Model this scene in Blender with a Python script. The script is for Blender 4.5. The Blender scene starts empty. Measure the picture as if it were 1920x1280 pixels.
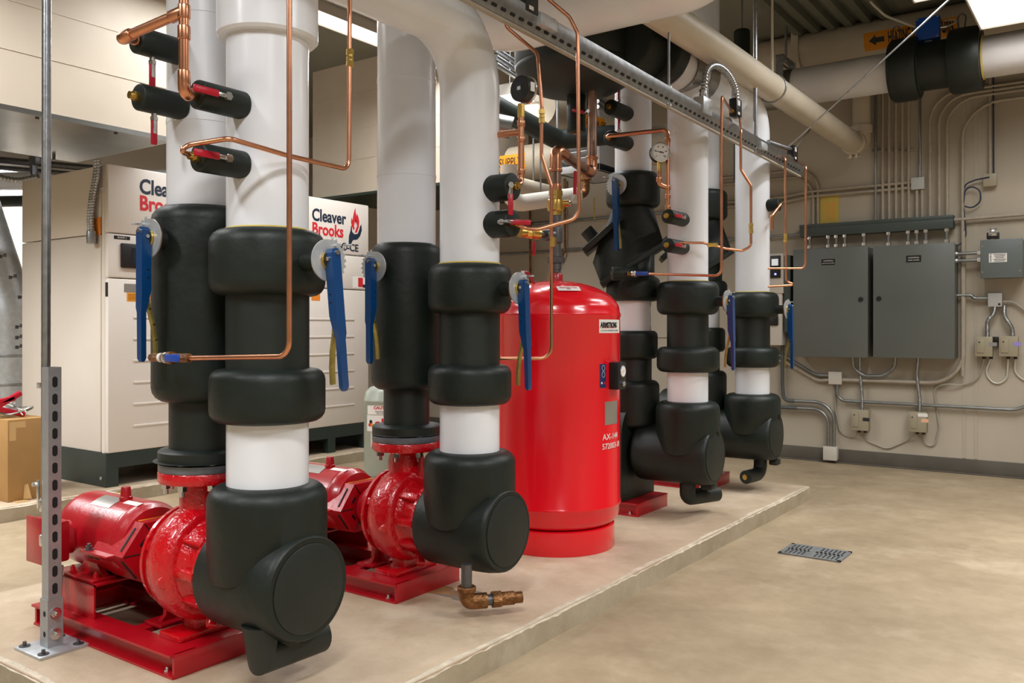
import bpy, bmesh, math, random
from mathutils import Vector, Matrix, Quaternion
random.seed(7)
SC = bpy.context.scene
COL = SC.collection
V = Vector
PI = math.pi
# ---------------------------------------------------------------- camera model
F_PX, YAW, CAM_H, HOR = 1620.0, math.radians(35.5), 1.2, 615.0
FW = V((-math.sin(YAW), math.cos(YAW), 0)); RT = V((math.cos(YAW), math.sin(YAW), 0))

def U(px, py, x=None, y=None, z=None, d=None):
    """point of the place seen at a pixel of the photo, on a known plane (x, y, z) or at a known depth d"""
    v = FW + RT*((px-960)/F_PX) + V((0, 0, (HOR-py)/F_PX))
    if d is not None: t = d
    elif x is not None: t = x/v.x
    elif y is not None: t = y/v.y
    else: t = (z-CAM_H)/v.z
    return V((v.x*t, v.y*t, CAM_H+v.z*t))

# ---------------------------------------------------------------- materials
MATS = {}
def mat(name, col, rough=0.5, metal=0.0, bump=0.0, bscale=40.0, var=0.0, vscale=6.0, col2=None, coat=0.0, spec=0.5, detail=4.0, lo=0.35, hi=0.65):
    m = bpy.data.materials.new(name); m.use_nodes = True
    nt = m.node_tree; b = nt.nodes['Principled BSDF']
    b.inputs['Base Color'].default_value = (*col, 1); b.inputs['Roughness'].default_value = rough
    b.inputs['Metallic'].default_value = metal
    b.inputs['Coat Weight'].default_value = coat; b.inputs['Coat Roughness'].default_value = 0.08
    b.inputs['Specular IOR Level'].default_value = spec
    tc = nt.nodes.new('ShaderNodeTexCoord')
    if var > 0 or col2:
        n = nt.nodes.new('ShaderNodeTexNoise'); n.inputs['Scale'].default_value = vscale; n.inputs['Detail'].default_value = detail
        nt.links.new(tc.outputs['Object'], n.inputs['Vector'])
        r = nt.nodes.new('ShaderNodeValToRGB')
        c2 = col2 if col2 else tuple(c*(1-var) for c in col)
        r.color_ramp.elements[0].color = (*c2, 1); r.color_ramp.elements[1].color = (*col, 1)
        r.color_ramp.elements[0].position = lo; r.color_ramp.elements[1].position = hi
        nt.links.new(n.outputs['Fac'], r.inputs['Fac']); nt.links.new(r.outputs['Color'], b.inputs['Base Color'])
    if bump > 0:
        n2 = nt.nodes.new('ShaderNodeTexNoise'); n2.inputs['Scale'].default_value = bscale; n2.inputs['Detail'].default_value = 3
        nt.links.new(tc.outputs['Object'], n2.inputs['Vector'])
        bp = nt.nodes.new('ShaderNodeBump'); bp.inputs['Strength'].default_value = bump; bp.inputs['Distance'].default_value = 0.02
        nt.links.new(n2.outputs['Fac'], bp.inputs['Height']); nt.links.new(bp.outputs['Normal'], b.inputs['Normal'])
    MATS[name] = m
    return m

def concrete(name, base, dark, light, stain, ss):
    m = bpy.data.materials.new(name); m.use_nodes = True
    nt = m.node_tree; b = nt.nodes['Principled BSDF']; L = nt.links.new
    tc = nt.nodes.new('ShaderNodeTexCoord')
    def noise(s, d=6, rgh=0.6):
        n = nt.nodes.new('ShaderNodeTexNoise'); n.inputs['Scale'].default_value = s; n.inputs['Detail'].default_value = d
        n.inputs['Roughness'].default_value = rgh; L(tc.outputs['Object'], n.inputs['Vector']); return n
    def ramp(n, p0, c0, p1, c1):
        r = nt.nodes.new('ShaderNodeValToRGB'); e = r.color_ramp.elements
        e[0].position, e[0].color, e[1].position, e[1].color = p0, (*c0, 1), p1, (*c1, 1)
        L(n.outputs['Fac'], r.inputs['Fac']); return r
    def mix(fac, a, bb, typ='MIX'):
        x = nt.nodes.new('ShaderNodeMixRGB'); x.blend_type = typ
        if isinstance(fac, float): x.inputs['Fac'].default_value = fac
        else: L(fac, x.inputs['Fac'])
        L(a, x.inputs['Color1']); L(bb, x.inputs['Color2']); return x
    big = ramp(noise(1.3), .3, dark, .7, base)
    mid = ramp(noise(5.5, 8, .7), .35, (.80, .78, .74), .65, (1, 1, 1))
    c = mix(1.0, big.outputs['Color'], mid.outputs['Color'], 'MULTIPLY')
    st = ramp(noise(ss, 5), .60, (0, 0, 0), .72, (1, 1, 1))
    stc = nt.nodes.new('ShaderNodeRGB'); stc.outputs[0].default_value = (*stain, 1)
    sf = nt.nodes.new('ShaderNodeMath'); sf.operation = 'MULTIPLY'; sf.inputs[1].default_value = .45
    L(st.outputs['Color'], sf.inputs[0])
    c = mix(sf.outputs[0], c.outputs['Color'], stc.outputs[0])
    lt = ramp(noise(2.1, 7, .65), .55, (0, 0, 0), .75, (1, 1, 1))
    ltc = nt.nodes.new('ShaderNodeRGB'); ltc.outputs[0].default_value = (*light, 1)
    lf = nt.nodes.new('ShaderNodeMath'); lf.operation = 'MULTIPLY'; lf.inputs[1].default_value = .6
    L(lt.outputs['Color'], lf.inputs[0])
    c = mix(lf.outputs[0], c.outputs['Color'], ltc.outputs[0])
    sp = ramp(noise(70, 2), .70, (1, 1, 1), .76, (.55, .5, .45))
    c = mix(.5, c.outputs['Color'], sp.outputs['Color'], 'MULTIPLY')
    L(c.outputs['Color'], b.inputs['Base Color'])
    rr = nt.nodes.new('ShaderNodeMapRange'); rr.inputs['To Min'].default_value = .42; rr.inputs['To Max'].default_value = .68
    L(noise(3.0).outputs['Fac'], rr.inputs['Value']); L(rr.outputs['Result'], b.inputs['Roughness'])
    bp = nt.nodes.new('ShaderNodeBump'); bp.inputs['Strength'].default_value = .25; bp.inputs['Distance'].default_value = .006
    L(noise(45, 8, .7).outputs['Fac'], bp.inputs['Height']); L(bp.outputs['Normal'], b.inputs['Normal'])
    MATS[name] = m; return m

WHITE = mat('white_jacket', (.82, .84, .88), .22, bump=.12, bscale=5, var=.04, vscale=3)
WHITEP = mat('white_paper_jacket', (.72, .70, .70), .5, bump=.3, bscale=9, var=.06, vscale=4)
FOAM = mat('black_foam', (.0105, .0165, .0130), .47, spec=.36, bump=.10, bscale=26, var=.35, vscale=5)
FOAMD = mat('black_foam_sheet', (.009, .0145, .0115), .5, bump=.08, bscale=20, var=.3, vscale=6)
BLACK = mat('black_plastic', (.012, .012, .013), .4)
RUBBER = mat('black_rubber', (.018, .019, .02), .6)
RED = mat('red_pump_paint', (.44, .004, .012), .30, bump=.05, bscale=60, var=.12, vscale=8, coat=.2)
REDC = mat('red_cast_iron', (.56, .003, .009), .20, bump=.35, bscale=60, coat=.5)
REDT = mat('red_tank_paint', (.80, .004, .014), .22, bump=.03, bscale=8, coat=.4)
REDH = mat('red_vinyl', (.42, .004, .02), .35)
COPPER = mat('copper', (.72, .33, .19), .28, 1.0, var=.18, vscale=14)
COPPERD = mat('dull_copper', (.40, .26, .20), .33, 1.0, var=.3, vscale=18)
BRASS = mat('brass', (.74, .50, .14), .28, 1.0, var=.15, vscale=20)
RUSTB = mat('tarnished_brass', (.32, .15, .06), .45, .9, bump=.3, bscale=90, var=.5, vscale=40)
GALV = mat('galvanized', (.44, .46, .48), .36, 1.0, var=.22, vscale=30, bump=.05, bscale=60)
POSTM = mat('post_steel', (.42, .435, .455), .45, .55, var=.12, vscale=25)
GALVL = mat('zinc_plate', (.56, .59, .61), .42, .55, var=.15, vscale=25)
SHEET = mat('sheet_metal', (.42, .42, .40), .30, 1.0, var=.12, vscale=5, bump=.1, bscale=4)
CHROME = mat('bright_zinc', (.72, .73, .74), .22, 1.0)
STEELD = mat('dark_pipe_steel', (.16, .16, .17), .4, .85, var=.2, vscale=30)
BLUE = mat('blue_paint', (.001, .045, .165), .28, coat=.3)
BLUEV = mat('blue_vinyl', (.01, .06, .38), .4)
YZINC = mat('yellow_zinc', (.52, .43, .13), .4, .8, var=.3, vscale=20)
CREAM = mat('cream_boiler_paint', (.70, .64, .56), .33, var=.03, vscale=2)
CREAMW = mat('white_boiler_front', (.74, .69, .63), .33)
DUCT = mat('cream_duct_paint', (.66, .58, .47), .5, var=.06, vscale=3)
DGREEN = mat('dark_green_base', (.020, .034, .030), .42)
DGREEN2 = mat('dark_green_panel', (.022, .040, .026), .5)
PANEL = mat('grey_enclosure', (.115, .125, .112), .42, var=.06, vscale=3)
PANEL2 = mat('dark_wireway', (.050, .066, .060), .45, var=.1, vscale=4)
PANEL3 = mat('slate_enclosure', (.115, .135, .130), .45)
HEATER = mat('heater_grey', (.40, .41, .42), .45)
COIL = mat('heater_coil', (.34, .26, .17), .5)
STEELF = mat('blued_flange_steel', (.17, .19, .22), .45, .3, var=.3, vscale=20)
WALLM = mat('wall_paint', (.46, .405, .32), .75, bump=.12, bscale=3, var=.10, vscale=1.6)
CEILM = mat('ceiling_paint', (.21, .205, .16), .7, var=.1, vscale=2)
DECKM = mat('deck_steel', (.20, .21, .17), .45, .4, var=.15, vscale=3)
BASEM = mat('vinyl_baseboard', (.105, .092, .072), .55, var=.25, vscale=4)
CONDP = mat('painted_conduit', (.40, .345, .27), .5, var=.12, vscale=20)
CONDG = mat('grey_conduit', (.30, .31, .30), .35, .8, var=.15, vscale=20)
PIPEB = mat('beige_pipe_paint', (.58, .51, .40), .42, var=.08, vscale=6)
BOXW = mat('offwhite_box', (.58, .54, .47), .45)
BOXT = mat('tan_relay_box', (.33, .29, .20), .45)
BOXG = mat('lightgrey_box', (.46, .46, .44), .45)
LABW = mat('label_white', (.80, .78, .74), .5)
LABK = mat('label_black', (.008, .008, .009), .4)
LABO = mat('label_orange', (.85, .26, .03), .5)
LABA = mat('label_amber', (.80, .30, .006), .5)
LABY = mat('label_yellow', (.85, .60, .02), .45)
LABYP = mat('yellow_card', (.56, .42, .08), .6)
LABR = mat('label_red', (.60, .02, .03), .45)
LABN = mat('label_navy', (.012, .03, .12), .4)
INKN = mat('ink_navy', (.012, .022, .045), .45)
INKD = mat('ink_dark', (.02, .02, .022), .5)
INKG = mat('ink_grey', (.25, .25, .25), .5)
PLATE = mat('nameplate_metal', (.50, .48, .45), .35, .8)
CARD = mat('cardboard', (.36, .20, .065), .75, var=.12, vscale=5)
TAPE = mat('packing_tape', (.55, .36, .16), .35)
TANKG = mat('greygreen_tank', (.34, .37, .31), .3)
GLASSD = mat('display_glass', (.012, .018, .026), .12)
DIAL = mat('dial_face', (.80, .81, .83), .35)
CABLE = mat('grey_cable', (.36, .33, .27), .55)
CABLEB = mat('blue_cable', (.010, .022, .055), .5)
CABLEW = mat('white_cable', (.60, .58, .50), .5)
BLUEB = mat('blue_transmitter', (.006, .075, .42), .4)
STONE = concrete('floor_concrete', (.43, .335, .22), (.305, .232, .145), (.53, .44, .315), (.25, .185, .105), 1.9)
PADM = concrete('pad_concrete', (.58, .46, .335), (.46, .355, .24), (.68, .58, .46), (.40, .25, .11), 2.4)
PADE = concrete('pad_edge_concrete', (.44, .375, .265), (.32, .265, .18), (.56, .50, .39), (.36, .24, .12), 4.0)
PADL = mat('pad_edge_chalk', (.62, .535, .41), .75, bump=.4, bscale=60, var=.25, vscale=16)
GRATE = mat('cast_grate', (.25, .26, .26), .55, .4, var=.3, vscale=30)
VOID = mat('drain_void', (.01, .01, .01), .9)
STAIN = mat('rust_stain', (.36, .19, .06), .7, var=.4, vscale=12)
STAIND = mat('damp_stain', (.26, .21, .15), .6, var=.3, vscale=10)

def emis(name, col, s):
    m = bpy.data.materials.new(name); m.use_nodes = True
    b = m.node_tree.nodes['Principled BSDF']; b.inputs['Base Color'].default_value = (.8, .8, .8, 1)
    b.inputs['Emission Color'].default_value = (*col, 1); b.inputs['Emission Strength'].default_value = s
    return m
LAMP = emis('fluorescent_diffuser', (1, .98, .95), 2.6)
SCREEN = emis('lit_screen', (.75, .85, .92), .35)
LED = emis('blue_led', (.15, .2, 1), 2.0)

# ---------------------------------------------------------------- mesh builder
def frame(d):
    d = V(d).normalized()
    a = V((0, 0, 1)) if abs(d.z) < .95 else V((1, 0, 0))
    u = a.cross(d).normalized(); w = d.cross(u).normalized()
    return d, u, w

def fillet(pts, R, seg=7):
    pts = [V(p) for p in pts]
    if len(pts) < 3 or R <= 0: return pts
    out = [pts[0]]
    for i in range(1, len(pts)-1):
        p, a, b = pts[i], pts[i-1]-pts[i], pts[i+1]-pts[i]
        la, lb = a.length, b.length
        if la < 1e-6 or lb < 1e-6: continue
        a, b = a/la, b/lb
        ang = a.angle(b)
        if ang > PI-.03: out.append(p); continue
        t = min(R/math.tan(ang/2), la*.49, lb*.49); r = t*math.tan(ang/2)
        bis = (a+b).normalized(); c = p+bis*(r/math.sin(ang/2))
        s, e = p+a*t-c, p+b*t-c
        tot = s.angle(e); ax = s.cross(e).normalized()
        for k in range(seg+1): out.append(c+Quaternion(ax, tot*k/seg) @ s)
    out.append(pts[-1]); return out

SIB = {}
class MB:
    def __init__(s): s.v = []; s.f = []
    def add(s, vs, fs):
        o = len(s.v); s.v += [V(q) for q in vs]; s.f += [tuple(i+o for i in f) for f in fs]; return s
    def box(s, c, size, bev=0.0, rot=None, seg=2):
        bm = bmesh.new(); bmesh.ops.create_cube(bm, size=1)
        for q in bm.verts: q.co = V((q.co.x*size[0], q.co.y*size[1], q.co.z*size[2]))
        if bev > 0: bmesh.ops.bevel(bm, geom=bm.edges[:], offset=min(bev, min(size)*.45), segments=seg, affect='EDGES', profile=.5)
        bm.verts.index_update()
        M = rot if rot is not None else Matrix.Identity(3)
        s.add([M @ q.co + V(c) for q in bm.verts], [[q.index for q in f.verts] for f in bm.faces]); bm.free(); return s
    def bb(s, a, b, bev=0.0):
        a, b = V(a), V(b); return s.box((a+b)/2, [abs(b[i]-a[i]) for i in range(3)], bev)
    def lathe(s, prof, o, d, n=32, ref=None, ph=0.0):
        d, u, w = frame(d); o = V(o); vs = []; fs = []; rings = []
        for r, t in prof:
            if r < 1e-5: rings.append([len(vs)]); vs.append(o+d*t)
            else:
                rings.append(list(range(len(vs), len(vs)+n)))
                vs += [o+d*t+(u*math.cos(ph+2*PI*k/n)+w*math.sin(ph+2*PI*k/n))*r for k in range(n)]
        for a, b in zip(rings, rings[1:]):
            for k in range(n):
                k2 = (k+1) % n
                if len(a) == 1 and len(b) == 1: continue
                if len(a) == 1: fs.append((a[0], b[k2], b[k]))
                elif len(b) == 1: fs.append((a[k], a[k2], b[0]))
                else: fs.append((a[k], a[k2], b[k2], b[k]))
        if len(rings[0]) > 1: fs.append(tuple(reversed(rings[0])))
        if len(rings[-1]) > 1: fs.append(tuple(rings[-1]))
        return s.add(vs, fs)
    def cyl(s, a, b, r, r2=None, n=24, bev=0.0, ph=0.0):
        a, b = V(a), V(b); L = (b-a).length; r2 = r if r2 is None else r2
        if bev > 0:
            e = min(bev, L*.49); pr = []
            for k in range(5):
                t = PI/2*k/4; pr.append((r-e*(1-math.sin(t)), e*(1-math.cos(t))))
            for k in range(5):
                t = PI/2*k/4; pr.append((r2-e*(1-math.cos(t)), L-e*(1-math.sin(t))))
        else: pr = [(r, 0), (r2, L)]
        return s.lathe(pr, a, b-a, n, ph=ph)
    def tube(s, pts, r, n=12, R=0.0, cap=True, seg=7, closed=False):
        P = fillet(pts, R, seg) if R > 0 else [V(p) for p in pts]
        Q = [P[0]]
        for p in P[1:]:
            if (p-Q[-1]).length > 1e-5: Q.append(p)
        P = Q; m = len(P)
        T = []
        for i in range(m):
            if closed: t = P[(i+1) % m]-P[i-1]
            else: t = P[min(i+1, m-1)]-P[max(i-1, 0)]
            T.append(t.normalized())
        _, u, _ = frame(T[0]); vs = []; fs = []
        for i in range(m):
            if i > 0:
                q = T[i-1].rotation_difference(T[i]); u = q @ u
            u = (u-T[i]*u.dot(T[i])).normalized(); w = T[i].cross(u)
            rr = r[i] if isinstance(r, (list, tuple)) else r
            vs += [P[i]+(u*math.cos(2*PI*k/n)+w*math.sin(2*PI*k/n))*rr for k in range(n)]
        for i in range(m if closed else m-1):
            j = (i+1) % m
            for k in range(n):
                k2 = (k+1) % n; fs.append((i*n+k, i*n+k2, j*n+k2, j*n+k))
        if cap and not closed:
            fs.append(tuple(reversed(range(n)))); fs.append(tuple((m-1)*n+k for k in range(n)))
        return s.add(vs, fs)
    def prism(s, poly, o, u, v, depth):
        """polygon (a,b) in the plane o + a*u + b*v, extruded by the vector depth"""
        o, u, v, dp = V(o), V(u), V(v), V(depth); n = len(poly)
        A = [o+u*a+v*b for a, b in poly]; B = [q+dp for q in A]
        fs = [tuple(range(n)), tuple(range(2*n-1, n-1, -1))]+[(k, k+n, (k+1) % n+n, (k+1) % n) for k in range(n)]
        return s.add(A+B, fs)
    def hull(s, pts):
        bm = bmesh.new()
        for p in pts: bm.verts.new(p)
        bmesh.ops.convex_hull(bm, input=bm.verts[:])
        bmesh.ops.delete(bm, geom=[q for q in bm.verts if not q.link_faces], context='VERTS')
        bm.verts.index_update()
        s.add([q.co.copy() for q in bm.verts], [[q.index for q in f.verts] for f in bm.faces]); bm.free(); return s
    def hexbolt(s, p, d, r=.010, h=.008, washer=True):
        p = V(p); d = V(d).normalized()
        if washer: s.cyl(p, p+d*.003, r*1.45, n=16)
        s.cyl(p+d*.002, p+d*(h+.002), r, n=6); s.cyl(p+d*h, p+d*(h+.010), r*.55, n=10)
        return s
    def clusters(s):
        par_ = list(range(len(s.v)))
        def fd(i):
            while par_[i] != i: par_[i] = par_[par_[i]]; i = par_[i]
            return i
        for f in s.f:
            a = fd(f[0])
            for i in f[1:]: par_[fd(i)] = a
        isl = {}
        for i in range(len(s.v)): isl.setdefault(fd(i), []).append(i)
        bx = [(k, [min(s.v[i][c] for i in q) for c in range(3)], [max(s.v[i][c] for i in q) for c in range(3)]) for k, q in isl.items()]
        n = len(bx); cl = list(range(n))
        if n > 60: return [s]
        def fc(i):
            while cl[i] != i: i = cl[i]
            return i
        for i in range(n):
            for j in range(i):
                gap = math.sqrt(sum(max(0, bx[i][1][c]-bx[j][2][c], bx[j][1][c]-bx[i][2][c])**2 for c in range(3)))
                big = max(max(b[2][c]-b[1][c] for c in range(3)) for b in (bx[i], bx[j]))
                if gap < .48*big: cl[fc(i)] = fc(j)
        grp = {}
        for i in range(n): grp.setdefault(fc(i), set()).add(bx[i][0])
        if len(grp) < 2: return [s]
        out = []
        for g in grp.values():
            mp = {}; q = MB()
            for f in s.f:
                if fd(f[0]) in g:
                    for i in f:
                        if i not in mp: mp[i] = len(q.v); q.v.append(s.v[i])
                    q.f.append(tuple(mp[i] for i in f))
            if q.f: out.append(q)
        return out
    def build(s, name, m, parent=None, ang=38, smooth=True, whole=False):
        if parent is not None and not whole:
            cs = s.clusters()
            if len(cs) > 1:
                os_ = [c.build(name, m, parent, ang, smooth, True) for c in cs]
                SIB[os_[0].name] = os_; return os_[0]
        me = bpy.data.meshes.new(name)
        lo = V([min(q[i] for q in s.v) for i in range(3)]); hi = V([max(q[i] for q in s.v) for i in range(3)])
        base = V(((lo.x+hi.x)/2, (lo.y+hi.y)/2, lo.z))
        me.from_pydata([q-base for q in s.v], [], s.f); me.update()
        bm = bmesh.new(); bm.from_mesh(me); bmesh.ops.recalc_face_normals(bm, faces=bm.faces[:]); bm.to_mesh(me); bm.free()
        if smooth:
            me.polygons.foreach_set('use_smooth', [True]*len(me.polygons)); me.set_sharp_from_angle(angle=math.radians(ang))
        me.materials.append(m)
        o = bpy.data.objects.new(name, me); COL.objects.link(o); o.location = base
        if parent is not None: par(o, parent)
        return o

def wpos(o):
    p = o.location.copy()
    return p if o.parent is None else p + wpos(o.parent)
def par(o, p):
    o.parent = p; o.location = o.location - wpos(p)
def thing(name, label, cat, loc=(0, 0, 0), group=None):
    o = bpy.data.objects.new(name, None); COL.objects.link(o); o.location = loc; o.empty_display_size = .05
    return tag(o, label, cat, group)
def tag(o, label, cat, group=None):
    o['label'] = label; o['category'] = cat
    if group: o['group'] = group
    return o
def struct(o, label=None):
    o['kind'] = 'structure'
    if label: o['label'] = label
    return o
def lab(o, label):
    for q in SIB.get(o.name, [o]): q['label'] = label
    return o

def text(name, body, size, o, u, v, m, parent=None, bold=0.0, align='CENTER', squeeze=1.0, wrap=None, depth=.0006, fit=None):
    """flat lettering: o centre, u reading direction, v up; wrap=(axis point, axis dir, radius) lays it round a pipe"""
    cu = bpy.data.curves.new(name, 'FONT'); cu.body = body; cu.size = size; cu.align_x = align; cu.align_y = 'CENTER'
    cu.offset = bold; cu.extrude = depth; cu.resolution_u = 3; cu.space_line = .85
    ob = bpy.data.objects.new(name, cu); me = bpy.data.meshes.new_from_object(ob)
    bpy.data.objects.remove(ob); bpy.data.curves.remove(cu)
    if fit:
        xs = [q.co.x for q in me.vertices]; squeeze = fit/max(1e-6, max(xs)-min(xs))
    o, u, v = V(o), V(u).normalized(), V(v).normalized(); w = u.cross(v)
    vs = [o+u*(q.co.x*squeeze)+v*q.co.y+w*(q.co.z+depth) for q in me.vertices]
    if wrap:
        bm = bmesh.new(); bm.from_mesh(me); bmesh.ops.triangulate(bm, faces=bm.faces[:])
        wa = V(wrap[1]).normalized(); along_u = abs(wa.dot(u)) < .5; st = wrap[2]*math.radians(4)
        sc = squeeze if along_u else 1.0
        cs = [(q.co.x*squeeze if along_u else q.co.y) for q in bm.verts]; k = math.floor(min(cs)/st)
        while k*st < max(cs):
            nn = V((1, 0, 0)) if along_u else V((0, 1, 0))
            bmesh.ops.bisect_plane(bm, geom=bm.verts[:]+bm.edges[:]+bm.faces[:], plane_co=nn*(k*st/sc), plane_no=nn); k += 1
        bm.to_mesh(me); bm.free()
        vs = [o+u*(q.co.x*squeeze)+v*q.co.y+w*(q.co.z+depth) for q in me.vertices]
        a, ax, r = V(wrap[0]), V(wrap[1]).normalized(), wrap[2]; out = []
        for q in vs:
            t = (q-a).dot(ax); e = o-a; e = (e-ax*e.dot(ax)).normalized()
            c = (q-o)-ax*((q-o).dot(ax)); tang = ax.cross(e).normalized()
            th = c.dot(tang)/r; h = (q-o).dot(w)
            out.append(a+ax*t+(e*math.cos(th)+tang*math.sin(th))*(r+h))
        vs = out
    mb = MB(); mb.add(vs, [tuple(p.vertices) for p in me.polygons]); bpy.data.meshes.remove(me)
    return mb.build(name, m, parent, smooth=False, whole=True)

X, Y, Z = V((1, 0, 0)), V((0, 1, 0)), V((0, 0, 1))
# ================================================================= SETTING
WY = 7.96            # back wall
CZ = 3.78            # ceiling
XL, XR, YF = -9.2, 3.2, -3.2
struct(MB().bb((XL, YF, -.1), (XR, WY, 0)).build('floor', STONE), 'beige stained concrete floor')
struct(MB().bb((XL-.1, WY, 0), (XR+.1, WY+.12, CZ)).build('wall_back', WALLM))
struct(MB().bb((XL-.12, YF, 0), (XL, WY, CZ)).build('wall_left', CREAM))
struct(MB().bb((XR, YF, 0), (XR+.12, WY, CZ)).build('wall_right', WALLM))
struct(MB().bb((XL-.1, YF-.12, 0), (XR+.1, YF, CZ)).build('wall_front', WALLM))
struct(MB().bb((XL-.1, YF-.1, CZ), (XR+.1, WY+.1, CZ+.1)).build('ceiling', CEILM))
mb = MB(); pts = []; x = -2.35
while x < -1.55:                                          # ribbed steel deck strip, ribs along Y
    pts += [(x, -.055), (x+.06, -.055), (x+.075, -.005), (x+.125, -.005)]; x += .14
pts += [(x, .0), (-2.35, .0)]
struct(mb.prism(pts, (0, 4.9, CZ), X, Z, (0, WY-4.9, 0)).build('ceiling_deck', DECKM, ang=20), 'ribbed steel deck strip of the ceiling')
mb = MB().bb((XL, WY-.008, 0), (XR, WY, .125), .003); mb.bb((XL, WY-.022, 0), (XR, WY, .012), .004)
struct(mb.build('baseboard_back', BASEM), 'grey vinyl baseboard along the back wall')
# vertical panel joints of the back wall
mb = MB()
for px in (1808, 1830):
    p = U(px, 600, y=WY); mb.bb((p.x-.012, WY-.004, .13), (p.x+.012, WY, CZ))
struct(mb.build('trim_1', WALLM), 'panel joint strips of the back wall')

def pad(name, x0, x1, y0, y1, h, label, edge_x):
    root = MB()
    root.bb((x0, y0, 0), (x1, y1, h)); o = struct(root.build(name, PADM), label)
    rnd = random.Random(3); mb = MB(); mc = MB()
    def strip(a, b, inn):
        a, b, inn = V(a), V(b), V(inn); L = (b-a).length; n = int(L/.035); vs = []; vc = []
        for i in range(n+1):
            p = a.lerp(b, i/n); w = .010+.007*math.sin(i*.31)+rnd.uniform(-.004, .004)
            j = rnd.uniform(-.002, .002)+.003*math.sin(i*.17)
            z1 = h-.006-abs(rnd.gauss(0, .0035))
            vs += [p+inn*(w+.012)+Z*(h+.0008), p+inn*max(.002, w*.5)+Z*(h+.0008), p-inn*(.006+j)+Z*z1]
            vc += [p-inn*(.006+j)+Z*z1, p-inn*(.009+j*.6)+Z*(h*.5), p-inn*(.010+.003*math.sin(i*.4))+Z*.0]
        f = []
        for i in range(n):
            for k in (0, 1): f.append((i*3+k, i*3+k+1, i*3+4+k, i*3+3+k))
        mb.add(vs, f); mc.add(vc, f)
    if edge_x > 0:
        strip((x1, y0-.008, 0), (x1, y1, 0), (-1, 0, 0)); strip((x0, y0, 0), (x1+.008, y0, 0), (0, 1, 0))
    lab(struct(mb.build('worn_edge', PADL, o)), 'chalky worn top edge of the pad'); struct(mc.build('pad_side', PADE, o))
    return o
pad('concrete_pad', -3.86, -1.822, 1.352, 6.15, .09, 'low concrete equipment pad under the red pumps and the tank', 1)
pad('concrete_pad', -9.0, -5.66, 2.3, 6.6, .09, 'low concrete equipment pad under the boilers', 1)
# stains on the pad under the second pump's drain
def blot(name, cx, cy, z, rx, ry, seed, m, label):
    rd = random.Random(seed); n = 26; pl = []
    for k in range(n):
        a = 2*PI*k/n; r = 1+.28*math.sin(3*a+seed)+.15*math.sin(7*a+seed*2)+rd.uniform(-.1, .1)
        pl.append((cx+rx*r*math.cos(a), cy+ry*r*math.sin(a)))
    o = MB().prism(pl, (0, 0, z), X, Y, (0, 0, .0006)).build(name, m); return struct(o, label)
p = U(838, 1108, z=.09); blot('rust_stain', p.x, p.y, .0902, .12, .05, 1, STAIN, 'orange rust stain on the pad below the rusty drain elbow')
p = U(880, 1120, z=.09); blot('damp_stain', p.x, p.y, .0901, .13, .07, 4, STAIND, 'dark damp stain on the pad below the rusty drain elbow')

# floor drain
p0 = V((-1.52, 4.57, 0)); p1 = V((-1.20, 4.81, 0))
t = thing('floor_drain', 'grey slotted floor drain grate set in the open floor right of the pad', 'drain', ((p0.x+p1.x)/2, (p0.y+p1.y)/2, 0))
MB().bb((p0.x+.01, p0.y+.01, .0005), (p1.x-.01, p1.y-.01, .0015)).build('drain_opening', VOID, t)
mb = MB(); zt = .0075
for a, b in (((p0.x, p0.y), (p1.x, p0.y+.02)), ((p0.x, p1.y-.02), (p1.x, p1.y)), ((p0.x, p0.y), (p0.x+.018, p1.y)), ((p1.x-.018, p0.y), (p1.x, p1.y))):
    mb.bb((*a, .001), (*b, zt))
mb.build('frame', GRATE, t)
mb = MB(); n = 13; W = p1.x-p0.x-.036
for i in range(n+1):
    xx = p0.x+.018+W*i/n; mb.bb((xx-.006, p0.y+.02, .002), (xx+.006, p1.y-.02, .007))
mb.bb((p0.x+.018, (p0.y+p1.y)/2-.014, .002), (p1.x-.018, (p0.y+p1.y)/2+.014, .007))
mb.bb((p0.x+.13, p0.y+.02, .002), (p0.x+.165, p1.y-.02, .0072))
mb.build('grate', GRATE, t)

# ---------------------------------------------------------------- ceiling lamps
def lamp(x, y, z, label, along='y', L=1.22, W=.30, watts=55, hang=True, group=None, spread=150):
    t = thing('ceiling_light', label, 'ceiling light', (x, y, z), group)
    a, b = (W, L) if along == 'y' else (L, W)
    mb = MB(); mb.bb((x-a/2, y-b/2, z+.045), (x+a/2, y+b/2, z+.085), .008)
    mb.bb((x-a/2-.01, y-b/2-.01, z), (x-a/2, y+b/2+.01, z+.07)); mb.bb((x+a/2, y-b/2-.01, z), (x+a/2+.01, y+b/2+.01, z+.07))
    mb.bb((x-a/2, y-b/2-.01, z), (x+a/2, y-b/2, z+.07)); mb.bb((x-a/2, y+b/2, z), (x+a/2, y+b/2+.01, z+.07))
    mb.build('housing', BOXW, t)
    MB().bb((x-a/2, y-b/2, z+.012), (x+a/2, y+b/2, z+.03)).build('diffuser', LAMP, t)
    if hang and z < CZ-.15:
        for s in (-.4, .4):
            xx, yy = (x, y+s*L) if along == 'y' else (x+s*L, y)
            MB().cyl((xx, yy, z+.08), (xx, yy, CZ), .004, n=8).build('hanger_wire', GALV, t)
    ld = bpy.data.lights.new('lamp_glow', 'AREA'); ld.shape = 'RECTANGLE'; ld.size = a; ld.size_y = b; ld.energy = watts
    ld.color = (.985, .992, 1); ld.spread = math.radians(spread)
    lo = bpy.data.objects.new('lamp_glow', ld); COL.objects.link(lo); lo.location = (x, y, z-.01)
    return t
c = U(1838, 57, z=3.3)
lamp(c.x+.61, c.y-.61, 3.3, 'bright square-lensed ceiling light at the top right corner above the beige room', W=1.2, L=1.2, watts=24)
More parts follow.
